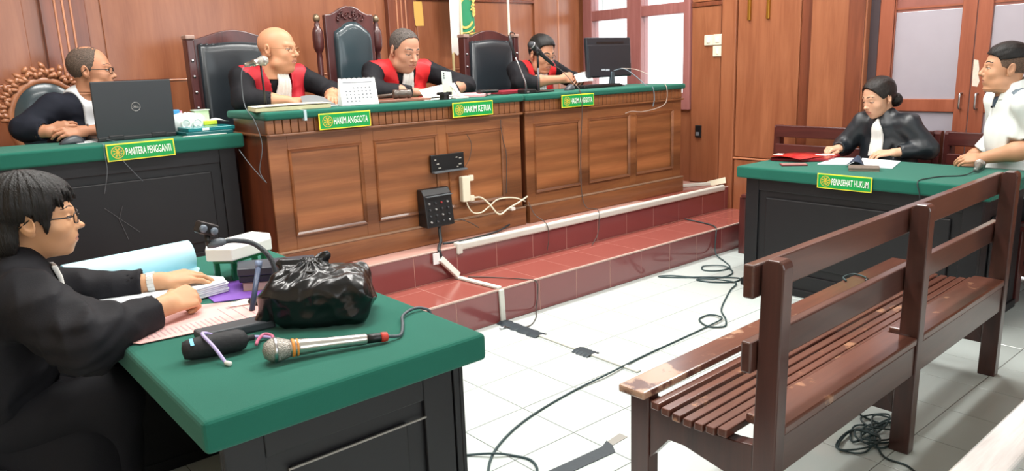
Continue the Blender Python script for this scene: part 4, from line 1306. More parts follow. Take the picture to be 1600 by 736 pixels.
# ------------------------------------------------------------------ fittings on the front of the left unit
YF = 0.86
br = thing('metal_bracket', (-0.18, YF, 0.85), 'black folded metal bracket screwed to the bench front', 'bracket')
MB().box(-0.302, -0.062, YF - 0.008, YF + 0.012, 0.795, 0.898).build('plate', M_black, br, bevel=0.003)
MB().box(-0.300, -0.058, YF - 0.035, YF - 0.006, 0.793, 0.803).build('lip', mat('edge_grey', '#5c6266', rough=0.4), br, bevel=0.002)
for i, (xx, zz) in enumerate(((-0.28, 0.87), (-0.265, 0.845), (-0.255, 0.82), (-0.125, 0.872), (-0.10, 0.865), (-0.105, 0.83), (-0.12, 0.815))):
    MB().box(xx, xx + 0.012 + 0.004 * (i % 3), YF - 0.0095, YF - 0.0075, zz - 0.003 - 0.001 * (i % 2), zz + 0.003).build('mark', mat('mark_grey', '#a8a59d', rough=0.7), br)
mx_ = thing('mixer_box', (-0.305, YF, 0.49), 'black audio mixer with small knobs hanging on the bench front', 'mixer')
MB().prism([(0.0, 0.0), (0.0, 0.222), (-0.045, 0.222), (-0.070, 0.19), (-0.095, 0.0)], -0.404, -0.208, Matrix(((0, 0, 1, 0), (1, 0, 0, YF + 0.012), (0, 1, 0, 0.487), (0, 0, 0, 1)))).build('case', M_black, mx_, bevel=0.006)
for r in range(4):
    for c_ in range(4):
        zz = 0.52 + r * 0.036
        yy2 = YF + 0.012 - 0.095 + (zz - 0.487) * 0.025 / 0.19
        m_ = mat('knob_red', '#a02a2a', rough=0.4) if (r == 3 and c_ == 2) else (mat('knob_light', '#9a9c9c', rough=0.4) if (r + c_) % 3 == 0 else mat('knob_grey', '#3d4145', rough=0.4))
        xx = -0.375 + c_ * 0.043
        MB().lathe([(0.0065, 0), (0.0055, 0.010), (0.003, 0.011)], 10, Matrix.Translation((xx, yy2, zz)) @ Matrix.Rotation(PI / 2, 4, 'X')).build('knob', m_, mx_, smooth=True)
MB().box(-0.395, -0.215, YF - 0.082, YF - 0.060, 0.668, 0.672).build('grey_line', mat('edge_grey', '#5c6266'), mx_)
ps_ = thing('power_strip', (-0.06, YF, 0.6), 'white power strip hung upright on the bench front', 'power strip')
MB().box(-0.102, -0.042, YF - 0.035, YF + 0.005, 0.595, 0.752).build('case', M_cream, ps_, bevel=0.008, bseg=3)
for zz in (0.735, 0.61):
    MB().box(-0.042, -0.010, YF - 0.030, YF - 0.004, zz - 0.018, zz + 0.018).build('plug', M_cream, ps_, bevel=0.006)


def lead(pts, r):
    return MB().tube(spline(pts), r, 6).build('lead', M_cream, ps_, smooth=True)


lead([(-0.012, 0.845, 0.61), (0.04, 0.835, 0.605), (0.09, 0.82, 0.56), (0.13, 0.80, 0.50), (0.17, 0.80, 0.485), (0.24, 0.81, 0.51), (0.33, 0.815, 0.535), (0.42, 0.83, 0.56)], 0.0055)
lead([(-0.07, 0.84, 0.597), (-0.06, 0.835, 0.56), (-0.03, 0.825, 0.52), (0.03, 0.82, 0.515), (0.10, 0.825, 0.545), (0.16, 0.825, 0.575), (0.25, 0.83, 0.575), (0.33, 0.83, 0.56), (0.40, 0.83, 0.53)], 0.0045)
tag(bx('white_clamp', M_white, None, 0.255, 0.285, 0.795, 0.83, 0.4925, 0.512, at=(0.27, 0.81, 0.49)), 'small white cord clamp on the bench plinth', 'clamp')
cable('black_cable', [(-0.30, 0.80, 0.50), (-0.315, 0.79, 0.46), (-0.33, 0.76, 0.405), (-0.37, 0.72, 0.39), (-0.40, 0.682, 0.375), (-0.395, 0.672, 0.34)], 0.010, 'bundle of black cables dropping from the mixer to the step')
cable('black_cable', [(-0.33, 0.74, 0.392), (-0.22, 0.72, 0.39), (-0.05, 0.735, 0.388), (0.12, 0.78, 0.385), (0.25, 0.82, 0.40)], 0.007, 'black cable lying along the foot of the bench plinth')
cable('dark_wire', [(0.23, 0.845, 1.07), (0.235, 0.85, 1.02), (0.255, 0.855, 0.93), (0.275, 0.855, 0.85), (0.27, 0.855, 0.70), (0.265, 0.855, 0.60)], 0.0028, 'thin dark wire hanging over the right panel of the left unit', MATS['brown_cable'])
cable('dark_wire', [(-0.06, 0.855, 0.80), (-0.02, 0.85, 0.86), (0.0, 0.855, 0.94), (-0.03, 0.855, 1.0)], 0.0022, 'thin dark wire rising from the metal bracket', MATS['brown_cable'])
cable('dark_wire', [(-0.21, 0.79, 0.51), (-0.15, 0.80, 0.50), (-0.08, 0.80, 0.47), (-0.02, 0.79, 0.43)], 0.0028, 'thin dark wire trailing right of the mixer', MATS['brown_cable'])
cable('dark_wire', [(0.40, 0.80, 0.53), (0.415, 0.76, 0.45), (0.43, 0.70, 0.415), (0.44, 0.667, 0.38), (0.445, 0.663, 0.30), (0.43, 0.665, 0.22)], 0.0028, 'thin dark wire falling over the trunking between the bench units', MATS['brown_cable'])

# ------------------------------------------------------------------ white cable trunking
M_trunk = mat('trunking_white', '#cfcfc6', rough=0.45, var=0.06, vscale=14)
tr = thing('cable_trunking', (1.1, Y2, 0.36), 'long white cable trunking along the edge of the upper step', 'trunking')
MB().box(-0.255, 2.42, Y2 - 0.012, Y2 + 0.028, 0.345, 0.392).build('cover', M_trunk, tr, bevel=0.012, bseg=3)
MB().box(-0.275, -0.235, Y2 - 0.016, Y2 + 0.030, 0.325, 0.395).build('end_cap', M_trunk, tr, bevel=0.008)
t2_ = thing('cable_trunking', (-0.3, 0.5, 0.2), 'short worn white trunking bent down over both red steps', 'trunking')


def trunk(a, b, w, h, up, name='cover', m=None, parent=t2_):
    a, b = Vector(a), Vector(b)
    Mx = frame_M(a, b - a, up)
    return MB().box(0, (b - a).length, -w / 2, w / 2, 0, h, Mx).build(name, m or M_trunk, parent, bevel=0.004)


trunk((-0.405, 0.678, 0.325), (-0.30, 0.655, 0.205), 0.040, 0.020, (0.2, -0.9, 0.3))
trunk((-0.30, 0.660, 0.191), (-0.268, 0.305, 0.191), 0.034, 0.014, (0, 0, 1))
trunk((-0.268, 0.299, 0.190), (-0.262, 0.299, 0.004), 0.034, 0.014, (0, -1, 0))
tag(bx('paper_tag', M_paper, None, -0.452, -0.408, 0.668, 0.672, 0.30, 0.365, at=(-0.43, 0.67, 0.33), bevel=0), 'white paper tag beside the black cables on the upper riser', 'tag')
t3_ = thing('cable_trunking', (-0.275, -0.3, 0.0), 'flat white trunking taped across the tiled floor', 'trunking')
trunk((-0.268, 0.27, 0.0), (-0.275, -0.70, 0.0), 0.030, 0.010, (0, 0, 1), parent=t3_)
M_tape = mat('black_tape', '#2e3a41', rough=0.5, bump=0.2, bscale=60)
for k, (ya, yb) in enumerate(((0.29, -0.03), (-0.30, -0.41))):
    mb = MB()
    vs, n = [], 12
    for i in range(n + 1):
        yv = ya + (yb - ya) * i / n
        j_ = 0.005 * math.sin(i * 2.3 + k)
        for dx, zz in ((-0.045 + j_, 0.0012), (-0.018, 0.0115), (0.018, 0.0115), (0.045 + j_, 0.0012)):
            vs.append((-0.27 - 0.006 * (0.3 - yv) + dx, yv, zz))
    fs = [(i * 4 + c_, i * 4 + c_ + 1, (i + 1) * 4 + c_ + 1, (i + 1) * 4 + c_) for i in range(n) for c_ in range(3)]
    mb.add(vs, fs)
    mb.build('tape', M_tape, t3_)
tp = thing('floor_tape', (-0.95, -1.07, 0.0), 'dark adhesive tape strip on the tiles before the bench end', 'tape')
MB().prism([(-1.42, -1.03), (-0.905, -1.055), (-0.86, -1.035), (-0.87, -1.075), (-0.90, -1.115), (-1.42, -1.085)], 0.0005, 0.003).build('strip', M_tape, tp)
MB().prism([(-0.86, -1.04), (-0.78, -1.03), (-0.78, -1.07), (-0.87, -1.075)], 0.0005, 0.002).build('torn_end', mat('torn_tape', '#9c9a94', rough=0.8), tp)
tag(bx('black_plug', M_black, None, -0.62, -0.54, 0.215, 0.265, 0.001, 0.04, at=(-0.58, 0.24, 0.0), bevel=0.006), 'small black plug lying on the floor by the lower step', 'plug')
pt = thing('loose_plug', (-0.30, 0.20, 0), 'grey cable plug lying beside the taped trunking', 'plug')
MB().tube([(-0.36, 0.205, 0.008), (-0.32, 0.20, 0.008)], [0.004, 0.008], 8).build('plug_body', M_steel, pt, smooth=True)
MB().tube(spline([(-0.32, 0.20, 0.006), (-0.22, 0.13, 0.004), (-0.10, 0.20, 0.004), (-0.02, 0.284, 0.02), (0.0, 0.290, 0.10), (-0.005, 0.291, 0.18), (-0.06, 0.34, 0.196), (-0.15, 0.50, 0.195), (-0.25, 0.62, 0.196)]), 0.003, 6).build('lead', MATS['brown_cable'], pt, smooth=True)
# trunking in the corner beside the window end
t4_ = thing('cable_trunking', (2.4, 0.8, H2), 'loose white trunking lying in the corner at the right end of the step', 'trunking')
trunk((2.13, 1.00, H2), (2.44, 0.84, H2), 0.035, 0.025, (0, 0, 1), parent=t4_)
trunk((2.455, 0.87, H2), (2.462, 0.70, H2 + 0.05), 0.05, 0.012, (-1, 0, 0.3), parent=t4_, m=M_cream)

# ------------------------------------------------------------------ cables on the floor
fc = [(1.87, 0.66, 0.20), (1.85, 0.45, 0.196), (1.78, 0.32, 0.197), (1.74, 0.288, 0.15), (1.70, 0.26, 0.03), (1.63, 0.14, 0.005), (1.52, 0.02, 0.005), (1.40, 0.02, 0.005), (1.34, 0.10, 0.005), (1.42, 0.16, 0.008), (1.50, 0.05, 0.012), (1.40, -0.08, 0.006), (1.22, -0.06, 0.006),
      (1.10, 0.17, 0.005), (1.02, 0.23, 0.005), (1.06, 0.15, 0.005), (1.20, -0.02, 0.011), (1.33, -0.17, 0.006), (1.24, -0.20, 0.006), (1.14, -0.10, 0.006), (1.12, 0.0, 0.006), (1.17, -0.06, 0.012), (1.22, -0.22, 0.010), (1.08, -0.28, 0.006), (0.93, -0.35, 0.005), (0.72, -0.46, 0.005), (0.60, -0.57, 0.005), (0.50, -0.63, 0.006), (0.44, -0.57, 0.006), (0.50, -0.47, 0.006),
      (0.60, -0.47, 0.008), (0.58, -0.56, 0.013), (0.40, -0.57, 0.006), (0.20, -0.58, 0.005), (-0.14, -0.595, 0.005), (-0.40, -0.63, 0.013), (-0.62, -0.635, 0.005), (-0.88, -0.675, 0.005), (-1.07, -0.73, 0.005), (-1.24, -0.82, 0.005), (-1.36, -0.95, 0.005), (-1.45, -1.15, 0.005)]
cable('floor_cable', fc, 0.0048, 'long dark cable looping across the white tiles towards the camera', mat('teal_cable', '#2c4245', rough=0.5), n=6)
cable('floor_cable', [(-1.52, -0.58, 0.005), (-1.40, -0.70, 0.005), (-1.31, -0.755, 0.005), (-1.24, -0.83, 0.014), (-1.19, -0.875, 0.005), (-1.165, -0.95, 0.005), (-1.21, -1.03, 0.005), (-1.32, -1.08, 0.005)], 0.0048, 'short dark cable curving out beside the foreground table', MATS['teal_cable'])
tg = []
_r2 = random.Random(3)
for k in range(34):
    a = k * 1.55
    tg.append((-0.13 + (0.10 + 0.05 * math.sin(k * 0.7)) * math.cos(a) + 0.10 * math.sin(k * 0.23), -1.70 + (0.055 + 0.02 * math.cos(k)) * math.sin(a) + 0.03 * math.sin(k * 0.4), 0.006 + 0.0016 * (k % 9)))
cable('cable_tangle', [(0.02, -1.56, 0.10), (-0.02, -1.58, 0.05), (-0.01, -1.60, 0.01)] + tg + [(-0.24, -1.78, 0.006), (-0.26, -1.88, 0.005), (-0.33, -1.97, 0.005)], 0.0038, 'tangle of dark cable heaped under the dark bench', MATS['teal_cable'], n=6)
cable('floor_cable', [(0.12, -1.40, 0.006), (0.22, -1.43, 0.006), (0.31, -1.46, 0.006), (0.33, -1.52, 0.006), (0.25, -1.55, 0.006), (0.14, -1.53, 0.006)], 0.0045, 'dark cable loop on the tiles behind the middle bench post', MATS['teal_cable'])
sw = thing('seat_wire', (0.38, -1.36, 0.44), 'dark wire with connector lying over the front board of the dark bench', 'cable')
MB().tube(spline([(0.30, -1.36, 0.4445), (0.35, -1.325, 0.4445), (0.42, -1.335, 0.4445), (0.405, -1.39, 0.446), (0.37, -1.42, 0.4445)]), 0.004, 6).build('wire', MATS['teal_cable'], sw, smooth=True)
MB().tube([(0.37, -1.415, 0.448), (0.34, -1.43, 0.448)], 0.008, 8).build('connector', M_black, sw, smooth=True)

# ------------------------------------------------------------------ counsel table
ZC = 0.7525
rf = thing('red_folder', (1.68, -0.35, ZC), 'shiny red plastic folder lying open on the counsel table', 'folder')
M_rplas = mat('red_plastic', '#b3131f', rough=0.18, spec=0.6, coat=0.4)
MB().prism([(1.52, -0.25), (1.72, -0.235), (1.89, -0.30), (1.89, -0.52), (1.66, -0.56), (1.56, -0.44)], ZC + 0.0005, ZC + 0.018).build('lower_cover', mat('dark_red_plastic', '#8f1522', rough=0.25), rf, bevel=0.004)
curved_sheet((1.50, -0.24, ZC + 0.02), (1.50, -0.46, ZC + 0.02), (1.72, -0.235, ZC + 0.022), (1.70, -0.50, ZC + 0.022), 0.02, th=0.003).build('upper_cover', M_rplas, rf, smooth=True)
MB().prism([(1.78, -0.40), (1.86, -0.42), (1.86, -0.50), (1.78, -0.48)], ZC + 0.0185, ZC + 0.02).build('white_label', M_paper, rf)
MB().prism([(1.53, -0.26), (1.60, -0.26), (1.60, -0.33), (1.53, -0.33)], ZC + 0.0375, ZC + 0.0385).build('cover_label', mat('cream_label', '#e0c9bf', rough=0.6), rf)
rp_ = thing('mobile_phone', (1.41, -0.48, ZC), 'flat phone in a dark red case on the counsel table', 'phone')
MB().prism(quad(1.405, -0.475, 0.075, 0.15, 0.7), ZC + 0.0005, ZC + 0.008).build('case', mat('wine_case', '#7a2430', rough=0.3), rp_, bevel=0.003)
MB().prism(quad(1.405, -0.475, 0.066, 0.14, 0.7), ZC + 0.008, ZC + 0.0095).build('screen_edge', mat('phone_edge', '#b58f8a', rough=0.2), rp_)
op = thing('open_papers', (1.68, -0.73, ZC), 'open white document spread before the woman counsel', 'paper')
M_pblue = mat('blue_white_paper', '#dfeaee', rough=0.8)
MB().prism([(1.50, -0.575), (1.80, -0.53), (1.88, -0.66), (1.60, -0.79)], ZC + 0.0005, ZC + 0.006).build('left_pages', M_pblue, op)
MB().prism([(1.56, -0.80), (1.89, -0.66), (1.87, -0.90), (1.56, -0.985)], ZC + 0.0005, ZC + 0.005).build('right_pages', M_pblue, op)
curved_sheet((1.50, -0.745, ZC + 0.007), (1.50, -0.86, ZC + 0.007), (1.72, -0.70, ZC + 0.008), (1.72, -0.74, ZC + 0.010), 0.045, th=0.002).build('turned_page', mat('navy_card', '#1e2f45', rough=0.6), op, smooth=True)
nb_ = thing('notebook', (1.43, -0.88, ZC), 'thick worn brown notebook on the counsel table edge', 'notebook')
MB().prism(quad(1.43, -0.885, 0.11, 0.16, 0.45), ZC + 0.0065, ZC + 0.022).build('cover', mat('brown_leather', '#6b5f55', rough=0.6, var=0.2, vscale=40), nb_, bevel=0.004)
MB().prism(quad(1.43, -0.885, 0.104, 0.154, 0.45), ZC + 0.002, ZC + 0.0065).build('pages', mat('page_edge', '#b5a48f', rough=0.8), nb_)
m4 = thing('hand_microphone', (1.80, -1.30, ZC), 'silver hand microphone lying at the right end of the counsel table', 'microphone', 'microphones')
microphone(m4, Vector((1.80, -1.345, ZC + 0.026)), (-0.93, -0.20, -0.05), 0.17, mat('mic_grey', '#6f7470', rough=0.35, metal=0.5), M_grille, 0.026, 0.013)
cable('table_cable', [(1.64, -1.378, ZC + 0.012), (1.50, -1.37, ZC + 0.004), (1.40, -1.30, ZC + 0.004), (1.28, -1.27, ZC + 0.004), (1.215, -1.265, ZC + 0.002), (1.192, -1.27, ZC - 0.02), (1.19, -1.285, ZC - 0.07), (1.19, -1.29, 0.55)], 0.0032, 'black cable hanging from the counsel table microphone')

# ------------------------------------------------------------------ prosecutor's table
ZP = 0.7525
M_blue = mat('pale_blue_card', '#a9d6e2', rough=0.5)
M_purple = mat('purple_card', '#7d4fb0', rough=0.55, var=0.1, vscale=20)
M_pink = mat('pink_paper', '#e6b3ae', rough=0.8)
tag(MB().prism([(-2.09, -0.50), (-2.02, -0.42), (-1.86, -0.52), (-1.90, -0.66), (-1.955, -0.70), (-2.10, -0.64)], ZP + 0.0003, ZP + 0.003).build('purple_folder', M_purple, at=(-2.0, -0.58, ZP)), 'purple folder under the pink sheets on the near table', 'folder')
pk = thing('pink_document', (-2.18, -0.78, ZP), 'pink printed form lying under the prosecutor\'s right sleeve', 'paper')
MB().prism([(-2.375, -0.835), (-2.36, -0.86), (-2.02, -0.90), (-2.00, -0.79), (-2.03, -0.70), (-2.15, -0.635), (-2.36, -0.62)], ZP + 0.0032, ZP + 0.0046).build('sheet', M_pink, pk)
ln = MB()
for k in range(16):
    x_ = -2.335 + k * 0.013
    ln.box(x_, x_ + 0.0035, -0.842 - 0.0012 * k, -0.80 + 0.0008 * k, ZP + 0.0047, ZP + 0.0051)
for k in range(3):
    ln.box(-2.12 + k * 0.03, -2.117 + k * 0.03, -0.86, -0.72, ZP + 0.0047, ZP + 0.0051)
for k in range(5):
    ln.box(-2.10 + k * 0.016, -2.09 + k * 0.016, -0.745 - 0.004 * (k % 2), -0.725, ZP + 0.0047, ZP + 0.0051)
ln.build('printed_lines', mat('print_rose', '#b89a9c', rough=0.8), pk, kind='stuff')
MB().prism([(-2.07, -0.70), (-2.03, -0.69), (-1.985, -0.735), (-2.0, -0.765), (-2.09, -0.735)], ZP + 0.006, ZP + 0.0075).build('folded_slip', mat('pale_pink', '#efcabf', rough=0.8), pk)
ws = thing('paper_stack', (-2.2, -0.45, ZP), 'stack of white papers under the prosecutor\'s hands', 'paper')
for k in range(6):
    j_ = 0.004 * math.sin(k * 2.1)
    z0 = ZP + 0.005 + k * 0.0055
    MB().prism([(-2.385 + j_, -0.60), (-2.335 + j_, -0.63 + j_), (-2.03 + j_, -0.565), (-2.02, -0.50 + j_), (-2.10, -0.36), (-2.385, -0.36)], z0, z0 + 0.0048).build('sheaf', mat('sheet_white', '#d9e0e4', rough=0.8) if k % 2 else M_paper, ws, bevel=0.001)
bf = thing('blue_folder', (-2.15, -0.2, ZP), 'pale blue folder with a rolled back cover beside the papers', 'folder')
MB().prism([(-2.385, -0.35), (-2.06, -0.35), (-1.995, -0.20), (-2.0, -0.06), (-2.385, -0.06)], ZP + 0.0003, ZP + 0.004).build('lower_cover', M_blue, bf)
cv_ = MB()
vs, n, m_ = [], 14, 10
for i in range(n + 1):
    a = math.radians(215 - 170 * i / n)
    for j in range(m_ + 1):
        u = j / m_
        x_ = -2.40 + 0.395 * u
        yc, zc = -0.20 + 0.055 * u, ZP + 0.040
        r = 0.055
        vs.append((x_, yc + r * math.cos(a) * 1.2, zc + r * math.sin(a)))
vs2 = [(x_, y_ * 1.0 + 0.0, z_ + 0.0012) for x_, y_, z_ in vs]
k_ = len(vs)
fs = [(i * (m_ + 1) + j, i * (m_ + 1) + j + 1, (i + 1) * (m_ + 1) + j + 1, (i + 1) * (m_ + 1) + j) for i in range(n) for j in range(m_)]
cv_.add(vs, fs)
cv_.build('rolled_cover', M_blue, bf, smooth=True)
# boxes at the far end
wbx = thing('white_box', (-1.92, -0.36, ZP), 'white cardboard box on a green tray at the far end of the near table', 'box')
MB().prism([(-2.045, -0.44), (-1.985, -0.50), (-1.83, -0.44), (-1.80, -0.36), (-1.83, -0.28), (-2.01, -0.35)], ZP + 0.078, ZP + 0.118).build('carton', mat('white_card', '#e2e4dc', rough=0.6), wbx, bevel=0.004)
MB().box(-1.97, -1.95, -0.40, -0.385, ZP + 0.11805, ZP + 0.1184).build('small_print', mat('print_grey', '#8b9095'), wbx)
gt = thing('green_tray', (-1.92, -0.36, ZP), 'green plastic tray stand under the white box', 'tray')
M_gpl = mat('green_plastic', '#0f6b3c', rough=0.3)
MB().prism([(-2.02, -0.42), (-1.97, -0.465), (-1.83, -0.41), (-1.83, -0.30), (-2.0, -0.345)], ZP + 0.062, ZP + 0.0775).build('deck', M_gpl, gt, bevel=0.003)
for x_, y_ in ((-2.005, -0.405), (-1.965, -0.448), (-1.845, -0.40), (-1.845, -0.315)):
    bx('leg', M_gpl, gt, x_ - 0.009, x_ + 0.009, y_ - 0.009, y_ + 0.009, ZP + 0.0003, ZP + 0.062)
MB().box(-1.96, -1.85, -0.42, -0.412, ZP + 0.03, ZP + 0.04).build('cross_bar', M_gpl, gt)
dbx = thing('navy_box', (-1.9, -0.62, ZP), 'dark navy hard-cover box lying on a cream book', 'box')
MB().prism([(-2.005, -0.595), (-1.965, -0.495), (-1.76, -0.60), (-1.80, -0.72)], ZP + 0.030, ZP + 0.050).build('lower_shell', mat('navy_board', '#1e2532', rough=0.45), dbx, bevel=0.003)
MB().prism([(-2.008, -0.595), (-1.967, -0.490), (-1.758, -0.597), (-1.798, -0.723)], ZP + 0.0505, ZP + 0.074).build('upper_shell', mat('navy_board_light', '#2a313d', rough=0.4), dbx, bevel=0.003)
cbk = thing('cream_book', (-1.9, -0.6, ZP), 'cream paged book under the navy box', 'book')
MB().prism([(-1.995, -0.595), (-1.962, -0.53), (-1.80, -0.61), (-1.83, -0.70)], ZP + 0.004, ZP + 0.0265).build('pages', mat('cream_pages', '#dcc8aa', rough=0.8), cbk)
MB().prism([(-1.998, -0.597), (-1.963, -0.527), (-1.797, -0.609), (-1.829, -0.704)], ZP + 0.0003, ZP + 0.0038).build('lower_board', mat('book_cover', '#8a7860', rough=0.6), cbk)
MB().prism([(-1.998, -0.597), (-1.963, -0.527), (-1.797, -0.609), (-1.829, -0.704)], ZP + 0.0268, ZP + 0.0298).build('upper_board', mat('book_cover', '#8a7860', rough=0.6), cbk)
# gooseneck desk microphone with clip holder
gs = thing('gooseneck_stand', (-1.97, -0.80, ZP), 'black flexible gooseneck stand with a camera clip on the near table', 'stand')
MB().lathe([(0.055, ZP + 0.0003), (0.055, ZP + 0.016), (0.03, ZP + 0.026), (0.013, ZP + 0.04)], 20, Matrix.Translation((-1.945, -0.755, 0))).build('foot', M_black, gs, smooth=True)
MB().tube(spline([(-1.945, -0.755, ZP + 0.03), (-1.950, -0.75, 0.82), (-1.955, -0.73, 0.875), (-1.985, -0.70, 0.918), (-2.03, -0.69, 0.935), (-2.07, -0.69, 0.939), (-2.105, -0.69, 0.937)]), 0.0075, 10).build('gooseneck', mat('gooseneck_black', '#2b3238', rough=0.4, bump=0.6, bscale=300), gs, smooth=True)
MB().tube([(-2.065, -0.69, 0.939), (-2.078, -0.69, 0.939), (-2.10, -0.69, 0.938), (-2.115, -0.69, 0.936)], [0.0095, 0.0125, 0.0125, 0.009], 12).build('joint', mat('joint_grey', '#59626a', rough=0.4), gs, smooth=True)
MB().tube([(-2.112, -0.69, 0.936), (-2.112, -0.69, 0.965)], 0.008, 8).build('stem', M_black, gs, smooth=True)
cl = MB()
Mcl = Matrix.Translation((-2.112, -0.69, 0.983)) @ Matrix.Rotation(math.radians(24), 4, 'Y') @ Matrix.Rotation(math.radians(12), 4, 'Z')
cl.box(-0.030, 0.030, -0.016, 0.016, -0.016, 0.018, Mcl)
cl.build('clip_body', M_black, gs, bevel=0.006)
for dx in (-0.020, 0.014):
    MB().lathe([(0.011, 0), (0.011, 0.005), (0.004, 0.006)], 14, Mcl @ Matrix.Translation((dx, -0.016, 0.0)) @ Matrix.Rotation(PI / 2, 4, 'X')).build('clip_pad', mat('lens_grey', '#6d7884', rough=0.25), gs, smooth=True)
sp_ = thing('metal_rod', (-2.03, -0.83, ZP), 'thin slate-blue rod standing aslant behind the black bag', 'rod')
MB().tube([(-2.055, -0.81, ZP + 0.006), (-1.988, -0.72, 0.858)], [0.0075, 0.0075], 10).build('rod', mat('slate_blue', '#3c4a66', rough=0.4), sp_, smooth=True)
MB().tube([(-1.991, -0.724, 0.852), (-1.984, -0.715, 0.868)], [0.009, 0.0105], 10).build('rod_tip', mat('slate_light', '#6f7f9c', rough=0.4), sp_, smooth=True)
cble = tag(MB().lathe([(0.03, ZP + 0.0003), (0.045, ZP + 0.005), (0.042, ZP + 0.012), (0.02, ZP + 0.016)], 16, Matrix.Translation((-1.995, -0.745, 0))).build('black_lens_cap', M_black, smooth=True, at=(-1.995, -0.745, ZP)), 'round black cap lying on the purple folder', 'cap')

# flat black box and umbrella pouch with lavender cable
fb = thing('flat_box', (-2.15, -0.95, ZP), 'flat dark grey box behind the black pouch', 'box')
MB().prism([(-2.245, -0.905), (-2.245, -0.965), (-2.06, -0.985), (-2.05, -0.92)], ZP + 0.0003, ZP + 0.024).build('case', mat('dark_grey_case', '#33373c', rough=0.5), fb, bevel=0.005)
um = thing('umbrella_pouch', (-2.24, -1.05, ZP), 'black folded umbrella in a soft pouch with a small blue tag', 'umbrella')
axu = Vector((1.0, -0.20, 0.0)).normalized()
Mu = frame_M((-2.318, -1.058, ZP + 0.0275), (0, 0, 1), axu)
MB().lathe([(0.006, 0.0), (0.020, 0.003), (0.0245, 0.018), (0.0265, 0.05), (0.0270, 0.10), (0.0265, 0.128), (0.021, 0.140), (0.010, 0.146), (0.007, 0.149), (0.008, 0.162), (0.003, 0.164)], 18, Mu).build('pouch', mat('black_nylon', '#16171b', rough=0.7, bump=0.3, bscale=90), um, smooth=True)
MB().box(-0.006, 0.020, -0.0265, -0.0255, 0.018, 0.026, Mu @ Matrix.Rotation(math.radians(110), 4, 'Z')).build('blue_tag', mat('blue_tag', '#67b6d8', rough=0.5), um)
lv = thing('lavender_cable', (-2.2, -1.1, ZP), 'lavender and pink phone cable looped over the black pouch', 'cable')
MB().tube(spline([(-2.252, -1.150, ZP + 0.005), (-2.262, -1.115, ZP + 0.036), (-2.272, -1.075, ZP + 0.059), (-2.255, -1.04, ZP + 0.050), (-2.225, -1.02, ZP + 0.030), (-2.18, -1.03, ZP + 0.016), (-2.135, -1.045, ZP + 0.010), (-2.110, -1.075, ZP + 0.008), (-2.125, -1.110, ZP + 0.008)]), 0.0042, 8).build('lavender_part', mat('lavender', '#b6a8dc', rough=0.5), lv, smooth=True)
MB().tube(spline([(-2.125, -1.110, ZP + 0.008), (-2.108, -1.075, ZP + 0.012), (-2.118, -1.05, ZP + 0.014), (-2.14, -1.065, ZP + 0.010), (-2.16, -1.10, ZP + 0.012)]), 0.0042, 8).build('pink_part', mat('pink_rubber', '#c46a86', rough=0.5), lv, smooth=True)
MB().tube([(-2.252, -1.150, ZP + 0.006), (-2.247, -1.164, ZP + 0.006)], 0.0058, 8).build('plug', M_white, lv, smooth=True)
# silver microphone in front
hmic = thing('hand_microphone', (-2.05, -1.22, ZP), 'large silver microphone lying at the front of the near table', 'microphone', 'microphones')
Mi = microphone(hmic, Vector((-2.160, -1.215, ZP + 0.029)), (1.0, -0.30, -0.060), 0.215, M_silver, M_grille, 0.0285, 0.0150)
MB().lathe([(0.0208, 0.036), (0.0218, 0.039), (0.0206, 0.043)], 16, Mi).build('orange_ring', mat('orange_ring', '#d98a3a', rough=0.4), hmic, smooth=True)
MB().lathe([(0.0203, 0.047), (0.0212, 0.049), (0.0199, 0.052)], 16, Mi).build('orange_ring', mat('orange_ring', '#d98a3a'), hmic, smooth=True)
MB().lathe([(0.0115, 0.212), (0.0115, 0.245), (0.010, 0.246)], 14, Mi).build('connector', M_black, hmic, smooth=True)
MB().lathe([(0.0118, 0.246), (0.0122, 0.252), (0.011, 0.262), (0.006, 0.264)], 14, Mi).build('red_sleeve', mat('red_rubber', '#c23a2c', rough=0.5), hmic, smooth=True)
MB().tube(spline([tuple(Mi @ Vector((0, 0, 0.262))), (-1.87, -1.285, ZP + 0.006), (-1.825, -1.225, ZP + 0.006), (-1.79, -1.17, ZP + 0.008), (-1.745, -1.145, ZP + 0.010), (-1.712, -1.148, ZP + 0.006), (-1.692, -1.158, ZP - 0.02), (-1.690, -1.165, 0.6), (-1.692, -1.165, 0.3), (-1.69, -1.16, 0.02), (-1.62, -1.12, 0.006)]), 0.0042, 8).build('lead', mat('cord_grey', '#3f4a50', rough=0.5), hmic, smooth=True)
# ------------------------------------------------------------------ people: implicit surfaces turned into meshes
def A3(p):
    return np.array(p, dtype=np.float32)


def seg(P, a, b, ra, rb=None):
    rb = ra if rb is None else rb
    a, b = A3(a), A3(b)
    ab = b - a
    t = np.clip(((P - a) @ ab) / max(ab @ ab, 1e-12), 0, 1)
    return np.linalg.norm(P - a - t[:, None] * ab, axis=1) - (ra + (rb - ra) * t)


def ell(P, c, r, M=None):
    q = P - A3(c)
    if M is not None:
        q = q @ M
    r = A3(r)
    k0 = np.linalg.norm(q / r, axis=1)
    k1 = np.linalg.norm(q / (r * r), axis=1)
    return k0 * (k0 - 1.0) / np.maximum(k1, 1e-9)


def su(a, b, k):
    h = np.clip(0.5 + 0.5 * (b - a) / k, 0, 1)
    return b + (a - b) * h - k * h * (1 - h)


def sub(a, b, k):
    return -su(-a, b, k)


